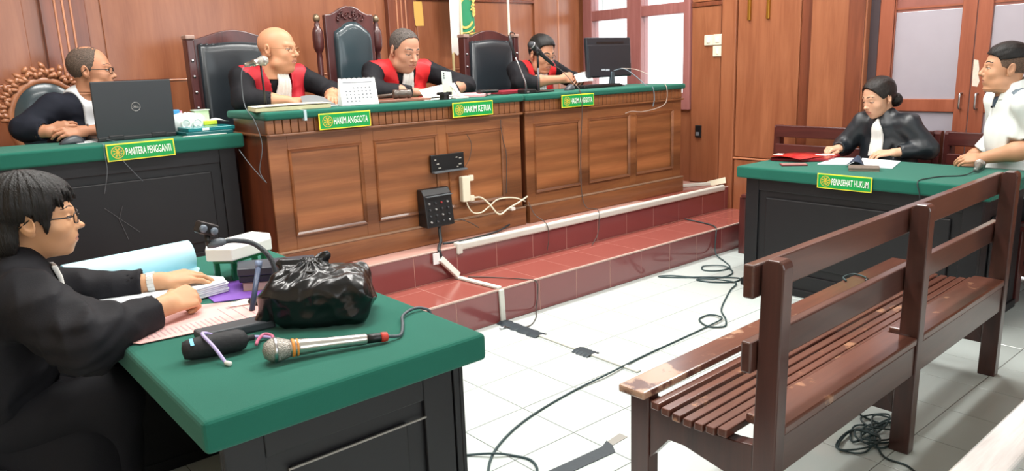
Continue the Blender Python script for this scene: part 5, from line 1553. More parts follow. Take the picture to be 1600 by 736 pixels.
def mesh_sdf(fn, lo, hi, h):
    lo = A3(lo)
    n = (np.ceil((A3(hi) - lo) / h / 4).astype(int) + 1) * 4
    nb = n // 4
    h = np.float32(h)
    ax = [(lo[a] + (np.arange(nb[a]) * 4 + 1.5) * h).astype(np.float32) for a in range(3)]
    Pc = np.stack(np.meshgrid(*ax, indexing='ij'), -1).reshape(-1, 3)
    dc = fn(Pc)
    act = np.abs(dc) < h * 7.0
    Vv = dc.reshape(nb)
    for a in range(3):
        Vv = np.repeat(Vv, 4, axis=a)
    Vv = np.ascontiguousarray(Vv, dtype=np.float32)
    bi = np.argwhere(act.reshape(nb))
    off = np.stack(np.meshgrid(range(4), range(4), range(4), indexing='ij'), -1).reshape(-1, 3)
    idx = (bi[:, None, :] * 4 + off[None]).reshape(-1, 3)
    Vv[idx[:, 0], idx[:, 1], idx[:, 2]] = fn((lo + idx * h).astype(np.float32))
    S = Vv < 0
    c8 = [(i, j, k) for i in (0, 1) for j in (0, 1) for k in (0, 1)]
    sh = tuple(n - 1)
    cnt = np.zeros(sh, int)
    for i, j, k in c8:
        cnt += S[i:i + sh[0], j:j + sh[1], k:k + sh[2]]
    cells = np.argwhere((cnt > 0) & (cnt < 8))
    vid = -np.ones(sh, int)
    vid[cells[:, 0], cells[:, 1], cells[:, 2]] = np.arange(len(cells))
    acc = np.zeros((len(cells), 3))
    num = np.zeros(len(cells))
    val = {c: Vv[cells[:, 0] + c[0], cells[:, 1] + c[1], cells[:, 2] + c[2]] for c in c8}
    for c in c8:
        for a in range(3):
            if c[a] == 0:
                e = list(c)
                e[a] = 1
                va, vb = val[c], val[tuple(e)]
                x = (va < 0) != (vb < 0)
                t = np.where(x, va / np.where(x, va - vb, 1), 0)
                p = np.tile(A3(c), (len(cells), 1))
                p[:, a] += t
                acc[x] += p[x]
                num[x] += 1
    verts = lo + (cells + acc / num[:, None]) * h
    faces = []
    for a in range(3):
        b, c = (a + 1) % 3, (a + 2) % 3
        sl0 = [slice(None)] * 3
        sl1 = [slice(None)] * 3
        sl0[a] = slice(0, -1)
        sl1[a] = slice(1, None)
        s0, s1 = S[tuple(sl0)], S[tuple(sl1)]
        e = np.argwhere(s0 != s1)
        ok = (e[:, b] > 0) & (e[:, c] > 0) & (e[:, b] < sh[b]) & (e[:, c] < sh[c]) & (e[:, a] < sh[a])
        e = e[ok]
        flip = s0[e[:, 0], e[:, 1], e[:, 2]]
        q = []
        for db, dcx in ((1, 1), (0, 1), (0, 0), (1, 0)):
            t = e.copy()
            t[:, b] -= db
            t[:, c] -= dcx
            q.append(vid[t[:, 0], t[:, 1], t[:, 2]])
        q = np.stack(q, 1)
        q[~flip] = q[~flip][:, ::-1]
        faces.append(q)
    faces = np.concatenate(faces)
    faces = faces[(faces >= 0).all(1)]
    return verts, faces


def link_np(name, parts, mats_, parent, mi=None, smooth=True):
    """parts: list of (verts, quads); joined into one mesh object under parent"""
    off = A3(origin_of(parent))
    vs, fs, b = [], [], 0
    for v, f in parts:
        vs.append(v - off)
        fs.append(f + b)
        b += len(v)
    v, f = np.concatenate(vs), np.concatenate(fs)
    me = bpy.data.meshes.new(name)
    me.vertices.add(len(v))
    me.vertices.foreach_set('co', v.astype(np.float32).ravel())
    me.loops.add(len(f) * 4)
    me.loops.foreach_set('vertex_index', f.astype(np.int32).ravel())
    me.polygons.add(len(f))
    me.polygons.foreach_set('loop_start', (np.arange(len(f)) * 4).astype(np.int32))
    me.polygons.foreach_set('loop_total', np.full(len(f), 4, np.int32))
    for m in (mats_ if isinstance(mats_, (list, tuple)) else [mats_]):
        me.materials.append(m)
    if mi is not None:
        me.polygons.foreach_set('material_index', mi.astype(np.int32))
    me.polygons.foreach_set('use_smooth', np.full(len(f), smooth))
    me.update(calc_edges=True)
    me.validate()
    o = bpy.data.objects.new(name, me)
    COL.objects.link(o)
    o.parent = parent
    return o


def basis(fwd, up=(0, 0, 1)):
    f = A3(fwd)
    f = f / np.linalg.norm(f)
    r = np.cross(f, A3(up))
    r /= np.linalg.norm(r)
    return np.stack([r, f, np.cross(r, f)], 1)


# ---- head, in its own frame: x right, y forward, z up, about 0.235 high
def head_base(Q, o):
    d = ell(Q, (0, -0.012, 0.030), (0.075, 0.097, 0.087))
    d = su(d, ell(Q, (0, 0.028, -0.030), (0.062 * o.get('fw', 1), 0.066, 0.075)), 0.03)
    return d


def head_fn(o):
    jw, fat, nose = o.get('jw', 1.0), o.get('fat', 0.0), o.get('nose', 1.0)

    def f(Q):
        Qa = Q.copy()
        Qa[:, 0] = np.abs(Qa[:, 0])
        d = head_base(Q, o)
        d = su(d, ell(Q, (0, 0.034, -0.078), (0.046 * jw, 0.046, 0.036)), 0.03)
        d = su(d, ell(Q, (0, 0.066, -0.100), (0.020 * jw, 0.016, 0.014)), 0.016)
        d = su(d, ell(Qa, (0.040, 0.054, -0.032), (0.022, 0.022, 0.022)), 0.02)
        if fat:
            d = su(d, ell(Qa, (0.042, 0.024, -0.082), (0.026 + 0.01 * fat, 0.036, 0.030)), 0.025)
            d = su(d, ell(Q, (0, 0.025, -0.112), (0.05, 0.05, 0.024 * fat)), 0.025)
        d = su(d, seg(Qa, (0, 0.083, 0.020), (0.040, 0.068, 0.024), 0.009, 0.009), 0.014)
        d = sub(d, ell(Qa, (0.032, 0.095, 0.001), (0.0165, 0.015, 0.0095)), 0.010)
        d = su(d, ell(Qa, (0.0315, 0.0715, 0.001), (0.0145, 0.0145, 0.012)), 0.003)
        d = su(d, seg(Q, (0, 0.082, 0.012), (0, 0.103 * (0.5 + 0.5 * nose), -0.027), 0.0075, 0.0100 * nose), 0.012)
        d = su(d, ell(Q, (0, 0.101 + 0.003 * nose, -0.031), (0.0125 * nose, 0.0115, 0.0095)), 0.006)
        d = su(d, ell(Qa, (0.0125 * nose, 0.092, -0.035), (0.0075, 0.0095, 0.0072)), 0.005)
        d = su(d, ell(Q, (0, 0.068, -0.062), (0.030, 0.025, 0.024)), 0.02)
        d = su(d, seg(Qa, (0, 0.0925, -0.0600), (0.020, 0.0845, -0.0635), 0.0055, 0.0022), 0.004)
        d = su(d, seg(Qa, (0, 0.0905, -0.0715), (0.017, 0.083, -0.0685), 0.0062, 0.003), 0.004)
        d = sub(d, seg(Qa, (0, 0.0985, -0.0655), (0.023, 0.0865, -0.0660), 0.0024, 0.0018), 0.003)
        e = ell(Qa, (0.0785, -0.014, -0.008), (0.0075, 0.020, 0.032), EAR_M)
        e = sub(e, ell(Qa, (0.0865, -0.010, -0.003), (0.0065, 0.011, 0.019), EAR_M), 0.004)
        e = su(e, ell(Qa, (0.0765, -0.006, -0.034), (0.005, 0.010, 0.010)), 0.006)
        d = su(d, e, 0.005)
        nw = o.get('nw', 1.0)
        d = su(d, seg(Q, (0, -0.024, -0.06), (0, -0.040, -0.20), 0.050 * nw, 0.056 * nw), 0.022)
        return d
    return f


_a = math.radians(-24)
_b = math.radians(12)
EAR_M = np.array([[math.cos(_a), -math.sin(_a), 0], [math.sin(_a), math.cos(_a), 0], [0, 0, 1]]) @ np.array([[1, 0, 0], [0, math.cos(_b), -math.sin(_b)], [0, math.sin(_b), math.cos(_b)]])


def face_index(Q, o):
    """0 skin, 1 lips, 2 brow hair, 3 dark of the eye, 4 white of the eye"""
    x, y, z = np.abs(Q[:, 0]), Q[:, 1], Q[:, 2]
    mi = np.zeros(len(Q), int)
    lip = (y > 0.078) & ((x / 0.0235) ** 2 + ((z + 0.0655) / 0.0105) ** 2 < 1)
    mi[lip] = 1
    bt = o.get('brow', 0.0045)
    arc = 0.0275 + 0.005 * np.sin(np.clip((x - 0.010) / 0.042, 0, 1) * PI)
    brow = (y > 0.04) & (x > 0.011) & (x < 0.053) & (np.abs(z - arc) < bt * (1.15 - (x - 0.011) / 0.06))
    mi[brow] = 2
    op = o.get('eye_open', 0.004)
    zc = o.get('eye_z', 0.0)
    u = (x - 0.032) / 0.0145
    lid = op * np.sqrt(np.clip(1 - u * u, 0, 1))
    eye = (y > 0.06) & (np.abs(u) < 1) & (np.abs(z - zc) < lid)
    mi[eye] = 4
    gx = o.get('gaze', 0.0)
    iris = eye & (((Q[:, 0] - np.sign(Q[:, 0]) * 0.032 - gx) ** 2 + (z - zc) ** 2) < 0.0062 ** 2)
    mi[iris] = 3
    lash = (y > 0.055) & (np.abs(u) < 1.12) & (z - zc > lid - 0.0004) & (z - zc < lid + 0.0022)
    mi[lash] = 3
    return mi


def make_hand(wrist, dirv, normal, side, curl=0.5, size=1.0, thumb=0.5, spread=1.0, curls=None):
    """five-fingered hand; dirv wrist to knuckles, normal = back of the hand, side +1 when the thumb lies on +x of the frame"""
    y = A3(dirv) / np.linalg.norm(A3(dirv))
    z = A3(normal)
    z = z - y * (z @ y)
    z /= np.linalg.norm(z)
    x = np.cross(y, z) * side
    B = np.stack([x, y, z], 1)
    w0 = A3(wrist)
    base = [(0.027, 0.088, 0.0), (0.009, 0.092, 0.002), (-0.009, 0.088, 0.001), (-0.026, 0.079, -0.002)]
    ln = [0.070, 0.079, 0.073, 0.056]
    rad = [0.0092, 0.0094, 0.009, 0.008]
    curls = curls or [curl] * 4
    chains = []
    for (bx_, by_, bz_), l, r, cu in zip(base, ln, rad, curls):
        p = A3((bx_, by_, bz_))
        a = -0.25 * cu
        sp = bx_ * 4.0 * spread
        pts = [p]
        for k, fr in enumerate((0.45, 0.31, 0.24)):
            a -= cu * (0.55, 0.95, 0.65)[k]
            dvec = A3((math.sin(sp) * math.cos(a), math.cos(sp) * math.cos(a), math.sin(a)))
            p = p + dvec * l * fr
            pts.append(p)
        chains.append((pts, r))
    th = [A3((0.016, 0.020, -0.006)), A3((0.038, 0.048, -0.014)), A3((0.046 - 0.016 * thumb, 0.078, -0.022 - 0.006 * thumb)), A3((0.043 - 0.030 * thumb, 0.104 - 0.006 * thumb, -0.030 - 0.010 * thumb))]

    def f(P):
        Q = ((P - w0) @ B) / size
        d = seg(Q, (0, -0.05, 0), (0, 0.012, 0), 0.024, 0.023)
        Qf = Q * A3((1, 1, 1.35))
        pal = None
        for (bx_, by_, bz_), r in zip(base, (0.0150, 0.0155, 0.0145, 0.0135)):
            s_ = seg(Qf, (bx_ * 0.55, 0.012, 0), (bx_ * 0.98, by_ - 0.008, bz_), 0.0175, r)
            pal = s_ if pal is None else su(pal, s_, 0.010)
        d = su(d, pal / 1.15, 0.015)
        fing = None
        for pts, r in chains:
            c = None
            for k in range(3):
                s_ = seg(Q, pts[k], pts[k + 1], r * (1 - 0.09 * k), r * (0.93 - 0.11 * k))
                c = s_ if c is None else su(c, s_, 0.002)
            fing = c if fing is None else su(fing, c, 0.0016)
        d = su(d, fing, 0.006)
        t = su(seg(Q, th[0], th[1], 0.0165, 0.0125), seg(Q, th[1], th[2], 0.0120, 0.0105), 0.004)
        t = su(t, seg(Q, th[2], th[3], 0.0102, 0.0080), 0.003)
        d = su(d, t, 0.007)
        return d * size
    pts = [w0] + [w0 + B @ (p * size) for ch, _ in chains for p in ch] + [w0 + B @ (p * size) for p in th]
    return f, np.array(pts)


def arm_mesh(elbow, wrist, hand, res=0.0032, r0=0.044, r1=0.027):
    """bare forearm and hand in one surface; hand = dict for make_hand"""
    e, w = A3(elbow), A3(wrist)
    hf, pts = make_hand(w, **hand)
    mid = e * 0.65 + w * 0.35

    def f(P):
        d = su(seg(P, e, mid, r0, r0 * 0.97), seg(P, mid, w, r0 * 0.95, r1), 0.02)
        return su(d, hf(P), 0.012)
    allp = np.concatenate([pts, [e], [w]])
    return mesh_sdf(f, allp.min(0) - 0.055, allp.max(0) + 0.055, res), f


def noise3(P, seed, freq, amp, n=5):
    r = np.random.RandomState(seed)
    d = 0
    for _ in range(n):
        k = r.randn(3)
        k = k / np.linalg.norm(k) * freq * (0.6 + 0.8 * r.rand())
        d = d + np.sin(P @ k + r.rand() * 6.28)
    return d * amp / n


class Person:
    def __init__(s, base, label, skin, fwd_body):
        s.t = thing('person', base, label, 'person')
        s.skin = skin
        s.B = basis(fwd_body)
        s.parts = []
        s.mi = []

    def head(s, c, fwd, o, res=0.0028, up=(0, 0, 1), s_=1.0):
        s.hc, s.HM, s.hs, s.ho = A3(c), basis(fwd, up), s_, o
        hf = head_fn(o)
        w = o.get('w', 1.0)
        dy = o.get('dy', 1.0)
        s.loc = lambda P: (((P - s.hc) @ s.HM) / s.hs) / A3((w, dy, 1))
        s.headsdf = lambda P: hf(s.loc(P)) * s.hs
        cut_z = o.get('neck_cut', -0.165)

        def f(P):
            Q = s.loc(P)
            return np.maximum(hf(Q), cut_z - Q[:, 2]) * s.hs
        R_ = 0.17 * s_
        v, q = mesh_sdf(f, s.hc - (R_, R_, 0.21 * s_), s.hc + (R_, R_, 0.15 * s_), res)
        cen = v[q].mean(1)
        s.parts.append((v, q))
        s.mi.append(face_index(s.loc(cen), o))

    def hair(s, region, thick, m, res=0.003, name='hair', rough=0.0015, freq=160, stretch=(1, 1, 1), extra=None, lo=-0.2, edge=0.004):
        """shell over the skull where region(Q) > 0 (region in head frame, metres)"""
        def f(P):
            Q = s.loc(P)
            t = thick(Q) if callable(thick) else thick
            d = head_base(Q, s.ho) - t + noise3(Q * A3(stretch), 3, freq, rough)
            if extra is not None:
                d = su(d, extra(Q), 0.015)
            d = np.maximum(d, -(region(Q) + noise3(Q, 17, 420, edge, 4)))
            d = np.maximum(d, -(head_base(Q, s.ho) + 0.006))
            return d * s.hs
        R_ = 0.19 * s.hs
        v, q = mesh_sdf(f, s.hc - (R_, R_, -lo * s.hs), s.hc + (R_, R_, 0.17 * s.hs), res)
        return link_np(name, [(v, q)], m, s.t)

    def arm(s, elbow, wrist, hand, **kw):
        (v, q), f = arm_mesh(elbow, wrist, hand, **kw)
        s.parts.append((v, q))
        s.mi.append(np.zeros(len(q), int))

    def finish(s, mats_):
        return link_np('body', s.parts, mats_, s.t, np.concatenate(s.mi))

    def garment(s, name, f, lo, hi, m, res=0.007):
        v, q = mesh_sdf(f, lo, hi, res)
        return link_np(name, [(v, q)], m, s.t)

    def tor(s, P, c):
        """coordinates in the torso frame around point c: x right, y forward, z up"""
        return (P - A3(c)) @ s.B

    def glasses(s, m, lens_w=0.021, lens_h=0.015, r=0.0014, y=0.101, z=-0.002, temple=True, rim=True, lens=None):
        W = lambda q: tuple(s.hc + s.HM @ (A3(q) * A3((s.ho.get('w', 1.0), s.ho.get('dy', 1.0), 1)) * s.hs))
        mb = MB()
        for sx in (-1, 1):
            pts = []
            for k in range(20):
                a = 2 * PI * k / 20
                ca, sa = math.cos(a), math.sin(a)
                px = sx * 0.0335 + lens_w * math.copysign(abs(ca) ** 0.6, ca)
                pz = z + lens_h * math.copysign(abs(sa) ** 0.6, sa)
                pts.append(W((px, y - 0.012 * ((abs(px) - 0.01) / 0.05) ** 2, pz)))
            mb.tube(pts, r * s.hs if rim else 0.0006, 6, closed=True)
            mb.tube([W((sx * 0.054, y - 0.010, z + 0.007)), W((sx * 0.072, y - 0.025, z + 0.006)), W((sx * 0.079, 0.03, z + 0.006)), W((sx * 0.081, -0.008, z + 0.008)), W((sx * 0.080, -0.03, z - 0.012))], r * 1.1 * s.hs, 6)
        mb.tube([W((-0.012, y, z + 0.004)), W((0, y + 0.004, z + 0.006)), W((0.012, y, z + 0.004))], r * s.hs, 6)
        return mb.build('glasses', m, s.t, smooth=True)


def hairline(pts):
    ys, zs = zip(*sorted(pts))

    def reg(Q):
        return Q[:, 2] - np.interp(Q[:, 1], ys, zs)
    return reg


M_lip = mat('lips', '#a8715f', rough=0.5)
M_eyed = mat('eye_dark', '#1b1310', rough=0.3)
M_eyew = mat('eye_white', '#cfc6bf', rough=0.3)


def hair_mat(name, dark, light, rough=0.45, scale=(260, 260, 26)):
    if name in MATS:
        return MATS[name]
    m, nt, b, N_, L_ = base_mat(name)
    tc = N_.new('ShaderNodeTexCoord')
    mp = N_.new('ShaderNodeMapping')
    mp.inputs['Scale'].default_value = scale
    L_.new(tc.outputs['Object'], mp.inputs['Vector'])
    n = N_.new('ShaderNodeTexNoise')
    n.inputs['Scale'].default_value = 1.0
    n.inputs['Detail'].default_value = 3
    n.inputs['Distortion'].default_value = 0.8
    L_.new(mp.outputs[0], n.inputs['Vector'])
    r = N_.new('ShaderNodeValToRGB')
    r.color_ramp.elements[0].position = 0.35
    r.color_ramp.elements[0].color = lin(dark)
    r.color_ramp.elements[1].position = 0.70
    r.color_ramp.elements[1].color = lin(light)
    L_.new(n.outputs['Fac'], r.inputs['Fac'])
    L_.new(r.outputs['Color'], b.inputs['Base Color'])
    b.inputs['Roughness'].default_value = rough
    b.inputs['Specular IOR Level'].default_value = 0.35
    bp = N_.new('ShaderNodeBump')
    bp.inputs['Strength'].default_value = 0.7
    bp.inputs['Distance'].default_value = 0.004
    L_.new(n.outputs['Fac'], bp.inputs['Height'])
    L_.new(bp.outputs['Normal'], b.inputs['Normal'])
    MATS[name] = m
    return m


M_hairb = hair_mat('black_hair', '#050404', '#14110f')
M_hairg = hair_mat('greying_hair', '#2a2523', '#6a615b', 0.7, (240, 240, 90))
M_robe = mat('black_robe', '#15151a', rough=0.75, spec=0.25, var=0.25, vscale=14, bump=0.12, bscale=300)
M_satin = mat('black_satin', '#1b2127', rough=0.42, spec=0.5, var=0.25, vscale=12)
M_redc = mat('red_cloth', '#b01626', rough=0.6, var=0.12, vscale=16)
M_redb = mat('bright_red_cloth', '#c81a20', rough=0.6, var=0.1, vscale=16)
M_jabot = mat('white_cloth', '#dcdcd8', rough=0.75)
M_frame = mat('spectacle_frame', '#1d1714', rough=0.3)
M_framel = mat('gold_frame', '#8f6d4b', rough=0.3, metal=0.6)


def skin(name, col):
    return mat(name, col, rough=0.5, spec=0.35, var=0.06, vscale=25, sss=0.10)


def skin_set(sk, brow=None):
    return [sk, M_lip, brow or M_hairb, M_eyed, M_eyew]


# ---- generic gown: torso, wide sleeves, skirt over the lap
def gown(p, chest, neck, pelvis, sh, arms, feet, r=dict(), wr=0.0045, seed=1, fr=45):
    """sh: half shoulder width; arms: [(elbow, wrist, r_shoulder, r_elbow, r_cuff)] for right and left"""
    B = p.B
    ch, nk, pe = A3(chest), A3(neck), A3(pelvis)
    shz = r.get('shz', -0.06)
    shy = r.get('shy', -0.01)
    S = [nk + B @ A3((sh, shy, shz)), nk + B @ A3((-sh, shy, shz))]
    p.S = S
    cw, cd = r.get('cw', 0.18), r.get('cd', 0.115)
    bw, bd = r.get('bw', 0.19), r.get('bd', 0.15)

    def ft(P):
        Q = (P - ch) @ B
        d = ell(Q, (0, 0, 0), (cw, cd, 0.20))
        Qp = (P - pe) @ B
        d = su(d, ell(Qp, (0, 0.02, 0.08), (bw, bd, 0.19)), 0.08)
        d = su(d, seg(P, S[0], S[1], 0.062), 0.06)
        d = su(d, seg(P, nk + A3((0, 0, -0.06)), nk + B @ A3((0, -0.006, -0.005)), 0.075, r.get('collar', 0.062)), 0.05)
        return d

    def folds(P):
        n1 = noise3(P, seed, fr, 1.0, 4)
        n2 = noise3(P * A3((1, 1, 0.45)), seed + 9, fr * 1.7, 1.0, 4)
        return wr * (1.6 * (np.abs(n1) - 0.3) + 0.9 * (np.abs(n2) - 0.3))

    def f(P):
        d = ft(P)
        arm_d = None
        for k, (el, wrt, r0, r1, r2) in enumerate(arms):
            a = su(seg(P, S[k], el, r0, r1), seg(P, el, wrt, r1, r2), 0.03)
            arm_d = a if arm_d is None else np.minimum(arm_d, a)
        return su(d, arm_d, 0.03) + folds(P)
    p.torso = lambda P: ft(P) + folds(P) * 0.8

    def fl_(P):
        d = None
        for k, sx in enumerate((1, -1)):
            hip = pe + B @ A3((sx * 0.10, 0.02, 0.0))
            knee = pe + B @ A3((sx * 0.12, r.get('thigh', 0.40), 0.02))
            foot = A3((*(pe + B @ A3((sx * 0.12, r.get('thigh', 0.40) - 0.03, 0)))[:2], feet + 0.07))
            toe = foot + B @ A3((0, 0.11, -0.03))
            l_ = su(su(seg(P, hip, knee, 0.100, 0.075), seg(P, knee, foot, 0.075, 0.055), 0.05), seg(P, foot, toe, 0.06, 0.04), 0.03)
            d = l_ if d is None else su(d, l_, 0.05)
        return d
    def fcore(P):
        d = ft(P) + 0.035
        d = su(d, seg(P, nk - A3((0, 0, 0.05)), nk + B @ A3((0, 0.0, 0.02)), 0.045, 0.045), 0.02)
        for k, (el, wrt, r0, r1, r2) in enumerate(arms):
            w_ = A3(el) + (A3(wrt) - A3(el)) * 0.6
            d = su(d, su(seg(P, S[k], el, 0.045, 0.038), seg(P, el, w_, 0.036, 0.026), 0.02), 0.02)
        return d
    cp = np.array([ch, nk, pe, *S, *[A3(a[0]) for a in arms], *[A3(a[1]) for a in arms]])
    c0, c1 = cp.min(0) - 0.14, cp.max(0) + 0.14
    c1[2] = nk[2] + 0.08
    cv2, cq2 = mesh_sdf(fcore, c0, c1, 0.012)
    p.parts.append((cv2, cq2))
    p.mi.append(np.zeros(len(cq2), int))
    kk = np.array([pe + B @ A3((sx * 0.12, yy_, 0)) for sx in (1, -1) for yy_ in (0, r.get('thigh', 0.40) + 0.12)])
    l0, l1 = kk.min(0) - 0.14, kk.max(0) + 0.14
    l0[2], l1[2] = feet, pe[2] + 0.14
    lv_, lq_ = mesh_sdf(fl_, l0, l1, 0.014)
    link_np('trousers', [(lv_, lq_)], r.get('legm', M_robe), p.t)
    hollow = []
    for el, wrt, r0, r1, r2 in arms:
        e_, w_ = A3(el), A3(wrt)
        u = (w_ - e_) / np.linalg.norm(w_ - e_)
        hollow.append((w_, u, r2))

    def g(P):
        """open cuffs: the sleeve ends flat and is hollow for a short way"""
        d = f(P)
        for w_, u, r2 in hollow:
            near = np.linalg.norm(P - w_, axis=1) - (r2 * 1.6 + 0.02)
            pl = (P - w_) @ u
            d = np.maximum(d, np.minimum(pl, -near))
            bo = seg(P, w_ - u * 0.03, w_ + u * 0.08, max(r2 - 0.009, 0.02))
            d = np.maximum(d, -bo)
        return d
    p.cloth = f
    pts = [ch, nk, pe, *S, *[A3(a[0]) for a in arms], *[A3(a[1]) for a in arms]]
    pts = np.array(pts)
    lo = pts.min(0) - 0.17
    hi = pts.max(0) + 0.17
    lo[2] = pe[2] - 0.13
    hi[2] = nk[2] + 0.06
    p.lo, p.hi = lo, hi
    return g


def shell(p, region, out=0.006, inn=0.006, torso=True):
    """cloth patch lying on the gown where region(P) < 0"""
    def f(P):
        d = p.torso(P) if torso else p.cloth(P)
        return np.maximum(np.maximum(d - out, -(d + inn)), region(P))
    return f
# ------------------------------------------------------------------ black bin bag, knotted on top
bag = thing('bin_bag', (-1.94, -0.97, ZP), 'knotted shiny black plastic bag standing on the near table', 'bag')
Bc = A3((-1.930, -1.005, ZP))


def bag_sdf(P):
    Q = P - Bc
    th_ = math.radians(34)
    X_ = Q[:, 0] * math.cos(th_) - Q[:, 1] * math.sin(th_)
    Y_ = Q[:, 0] * math.sin(th_) + Q[:, 1] * math.cos(th_)
    q = np.stack([X_, Y_, Q[:, 2]], 1)
    r3 = A3((0.132, 0.100, 0.066))
    c = q - A3((0, 0, 0.064))
    a = np.abs(c) - (r3 - 0.04)
    d = np.linalg.norm(np.maximum(a, 0), axis=1) + np.minimum(a.max(1), 0) - 0.04
    kn = A3((-0.030, 0.01, 0.142))
    d = su(d, seg(q, (0.0, 0.0, 0.085), kn, 0.080, 0.016), 0.05)
    # ears of the knot
    for tip, r in (((-0.095, 0.005, 0.158), 0.016), ((-0.115, -0.03, 0.128), 0.02), ((0.010, 0.03, 0.165), 0.014), ((-0.07, -0.05, 0.120), 0.018)):
        d = su(d, seg(q, kn, tip, 0.012, r), 0.014)
    d = su(d, seg(q, (-0.12, -0.04, 0.10), (-0.155, -0.05, 0.02), 0.03, 0.025), 0.03)
    # creases radiating from the knot
    v = q - kn
    rr_ = np.linalg.norm(v, axis=1) + 1e-6
    ang = np.arctan2(v[:, 1], v[:, 0])
    w = np.clip(1.1 - rr_ / 0.14, 0, 1)
    d = d + 0.0085 * w * np.abs(np.sin(ang * 6.5 + 10 * rr_ + 0.8 * np.sin(ang * 3))) - 0.004 * w
    wq = q + 0.012 * np.stack([noise3(q, 61, 40, 1.0), noise3(q, 62, 40, 1.0), noise3(q, 63, 40, 1.0)], 1)
    f1 = noise3(wq, 51, 42, 1.0, 3)
    f2 = noise3(wq, 52, 85, 1.0, 3)
    f3 = noise3(wq, 53, 160, 1.0, 3)
    d = d + 0.012 * (np.abs(f1) - 0.3) + 0.0065 * (np.abs(f2) - 0.3) + 0.0014 * (np.abs(f3) - 0.3)
    return np.maximum(d, -Q[:, 2] + 0.0006)


v, q = mesh_sdf(bag_sdf, Bc - (0.25, 0.25, 0.01), Bc + (0.25, 0.25, 0.21), 0.0029)
link_np('bag_skin', [(v, q)], mat('black_polythene', '#0c0d0f', rough=0.25, spec=0.5, bump=0.12, bscale=70), bag)
kt = MB().tube([tuple(Bc + A3((-0.030 + 0.018 * math.cos(a), -0.008 + 0.016 * math.sin(a), 0.138))) for a in [2 * PI * k / 14 for k in range(14)]], 0.006, 6, closed=True)
kt.build('knot', MATS['black_polythene'], bag, smooth=True)
# ------------------------------------------------------------------ the three judges
def judge_bands(p, neck, m, out_top=0.165, out_bot=0.150, zb=-0.36, jab=True, jabw=(0.026, 0.046), jab_b=-0.30):
    N_ = A3(neck)

    def red(P):
        Q = p.tor(P, N_)
        ax, z = np.abs(Q[:, 0]), Q[:, 2]
        inner = np.interp(z, [-0.30, -0.20, -0.10, -0.02, 0.05], [0.040, 0.046, 0.062, 0.078, 0.085])
        outer = np.interp(z, [-0.40, -0.12, -0.03, 0.05], [out_bot, out_bot + 0.008, out_top, out_top])
        return np.maximum.reduce([inner - ax, ax - outer, zb - z, -(Q[:, 1] + 0.045)])
    lo, hi = N_ - 0.30, N_ + 0.30
    lo[2], hi[2] = N_[2] + zb - 0.03, N_[2] + 0.06
    p.garment('red_band', shell(p, red, 0.011, 0.002), lo, hi, m, 0.005)

    def jb(P):
        Q = p.tor(P, N_)
        ax, z = np.abs(Q[:, 0]), Q[:, 2]
        w = np.interp(-z, [0.0, 0.30], [jabw[0], jabw[1]])
        return np.maximum.reduce([ax - w, jab_b - z, z - 0.03, 0.02 - Q[:, 1]])

    def jf(P):
        d = p.torso(P)
        Q = p.tor(P, N_)
        rip = 0.003 * np.sin(Q[:, 0] * 320)
        return np.maximum(np.maximum(d - 0.021 + rip, -(d - 0.008)), jb(P))
    p.garment('jabot', jf, lo, hi, M_jabot, 0.004)


SK1 = skin('skin_bald', '#c08a6a')
SK2 = skin('skin_tanned', '#b3836a')
SK3 = skin('skin_light_tan', '#b98468')
SK4 = skin('skin_clerk', '#b37f62')
SK5 = skin('skin_prosecutor', '#c4946f')
SK6 = skin('skin_counsel', '#d0a184')
SK7 = skin('skin_defendant', '#bd8d6d')

# bald judge on the left of the bench
p = Person((-0.95, 1.66, H2), 'bald judge in black robe with dark red bands and glasses, looking sideways', SK1, (0.16, -1, 0))
N = (-0.957, 1.408, 1.412)
g = gown(p, (-0.95, 1.49, 1.20), N, (-0.95, 1.60, 0.92), 0.185,
         [((-1.170, 1.36, 1.262), (-1.045, 1.290, 1.252), 0.068, 0.066, 0.050), ((-0.615, 1.43, 1.285), (-0.665, 1.325, 1.258), 0.066, 0.058, 0.048)], H2, dict(cw=0.20, cd=0.13, bw=0.22, bd=0.17, shz=-0.03, shy=-0.05), seed=2)
p.garment('robe', g, p.lo, p.hi, M_robe)
judge_bands(p, N, M_redc, 0.205, 0.185, jabw=(0.034, 0.056))
p.head((-0.945, 1.37, 1.535), (0.60, -0.80, -0.06), dict(fat=1.0, jw=1.25, fw=1.10, w=1.14, dy=1.06, nw=1.25, nose=1.1, brow=0.0016, eye_open=0.0022), s_=1.01)
p.arm((-1.085, 1.310, 1.254), (-0.965, 1.268, 1.248), dict(dirv=(1, -0.12, -0.06), normal=(0.0, -0.35, 1), side=-1, curl=0.35, size=1.05))
p.arm((-0.64, 1.36, 1.268), (-0.680, 1.295, 1.258), dict(dirv=(-0.35, -1, -0.10), normal=(0.15, -0.1, 1), side=1, curl=0.75, size=1.05))
p.finish(skin_set(SK1, SK1))
p.glasses(M_framel, r=0.0012)

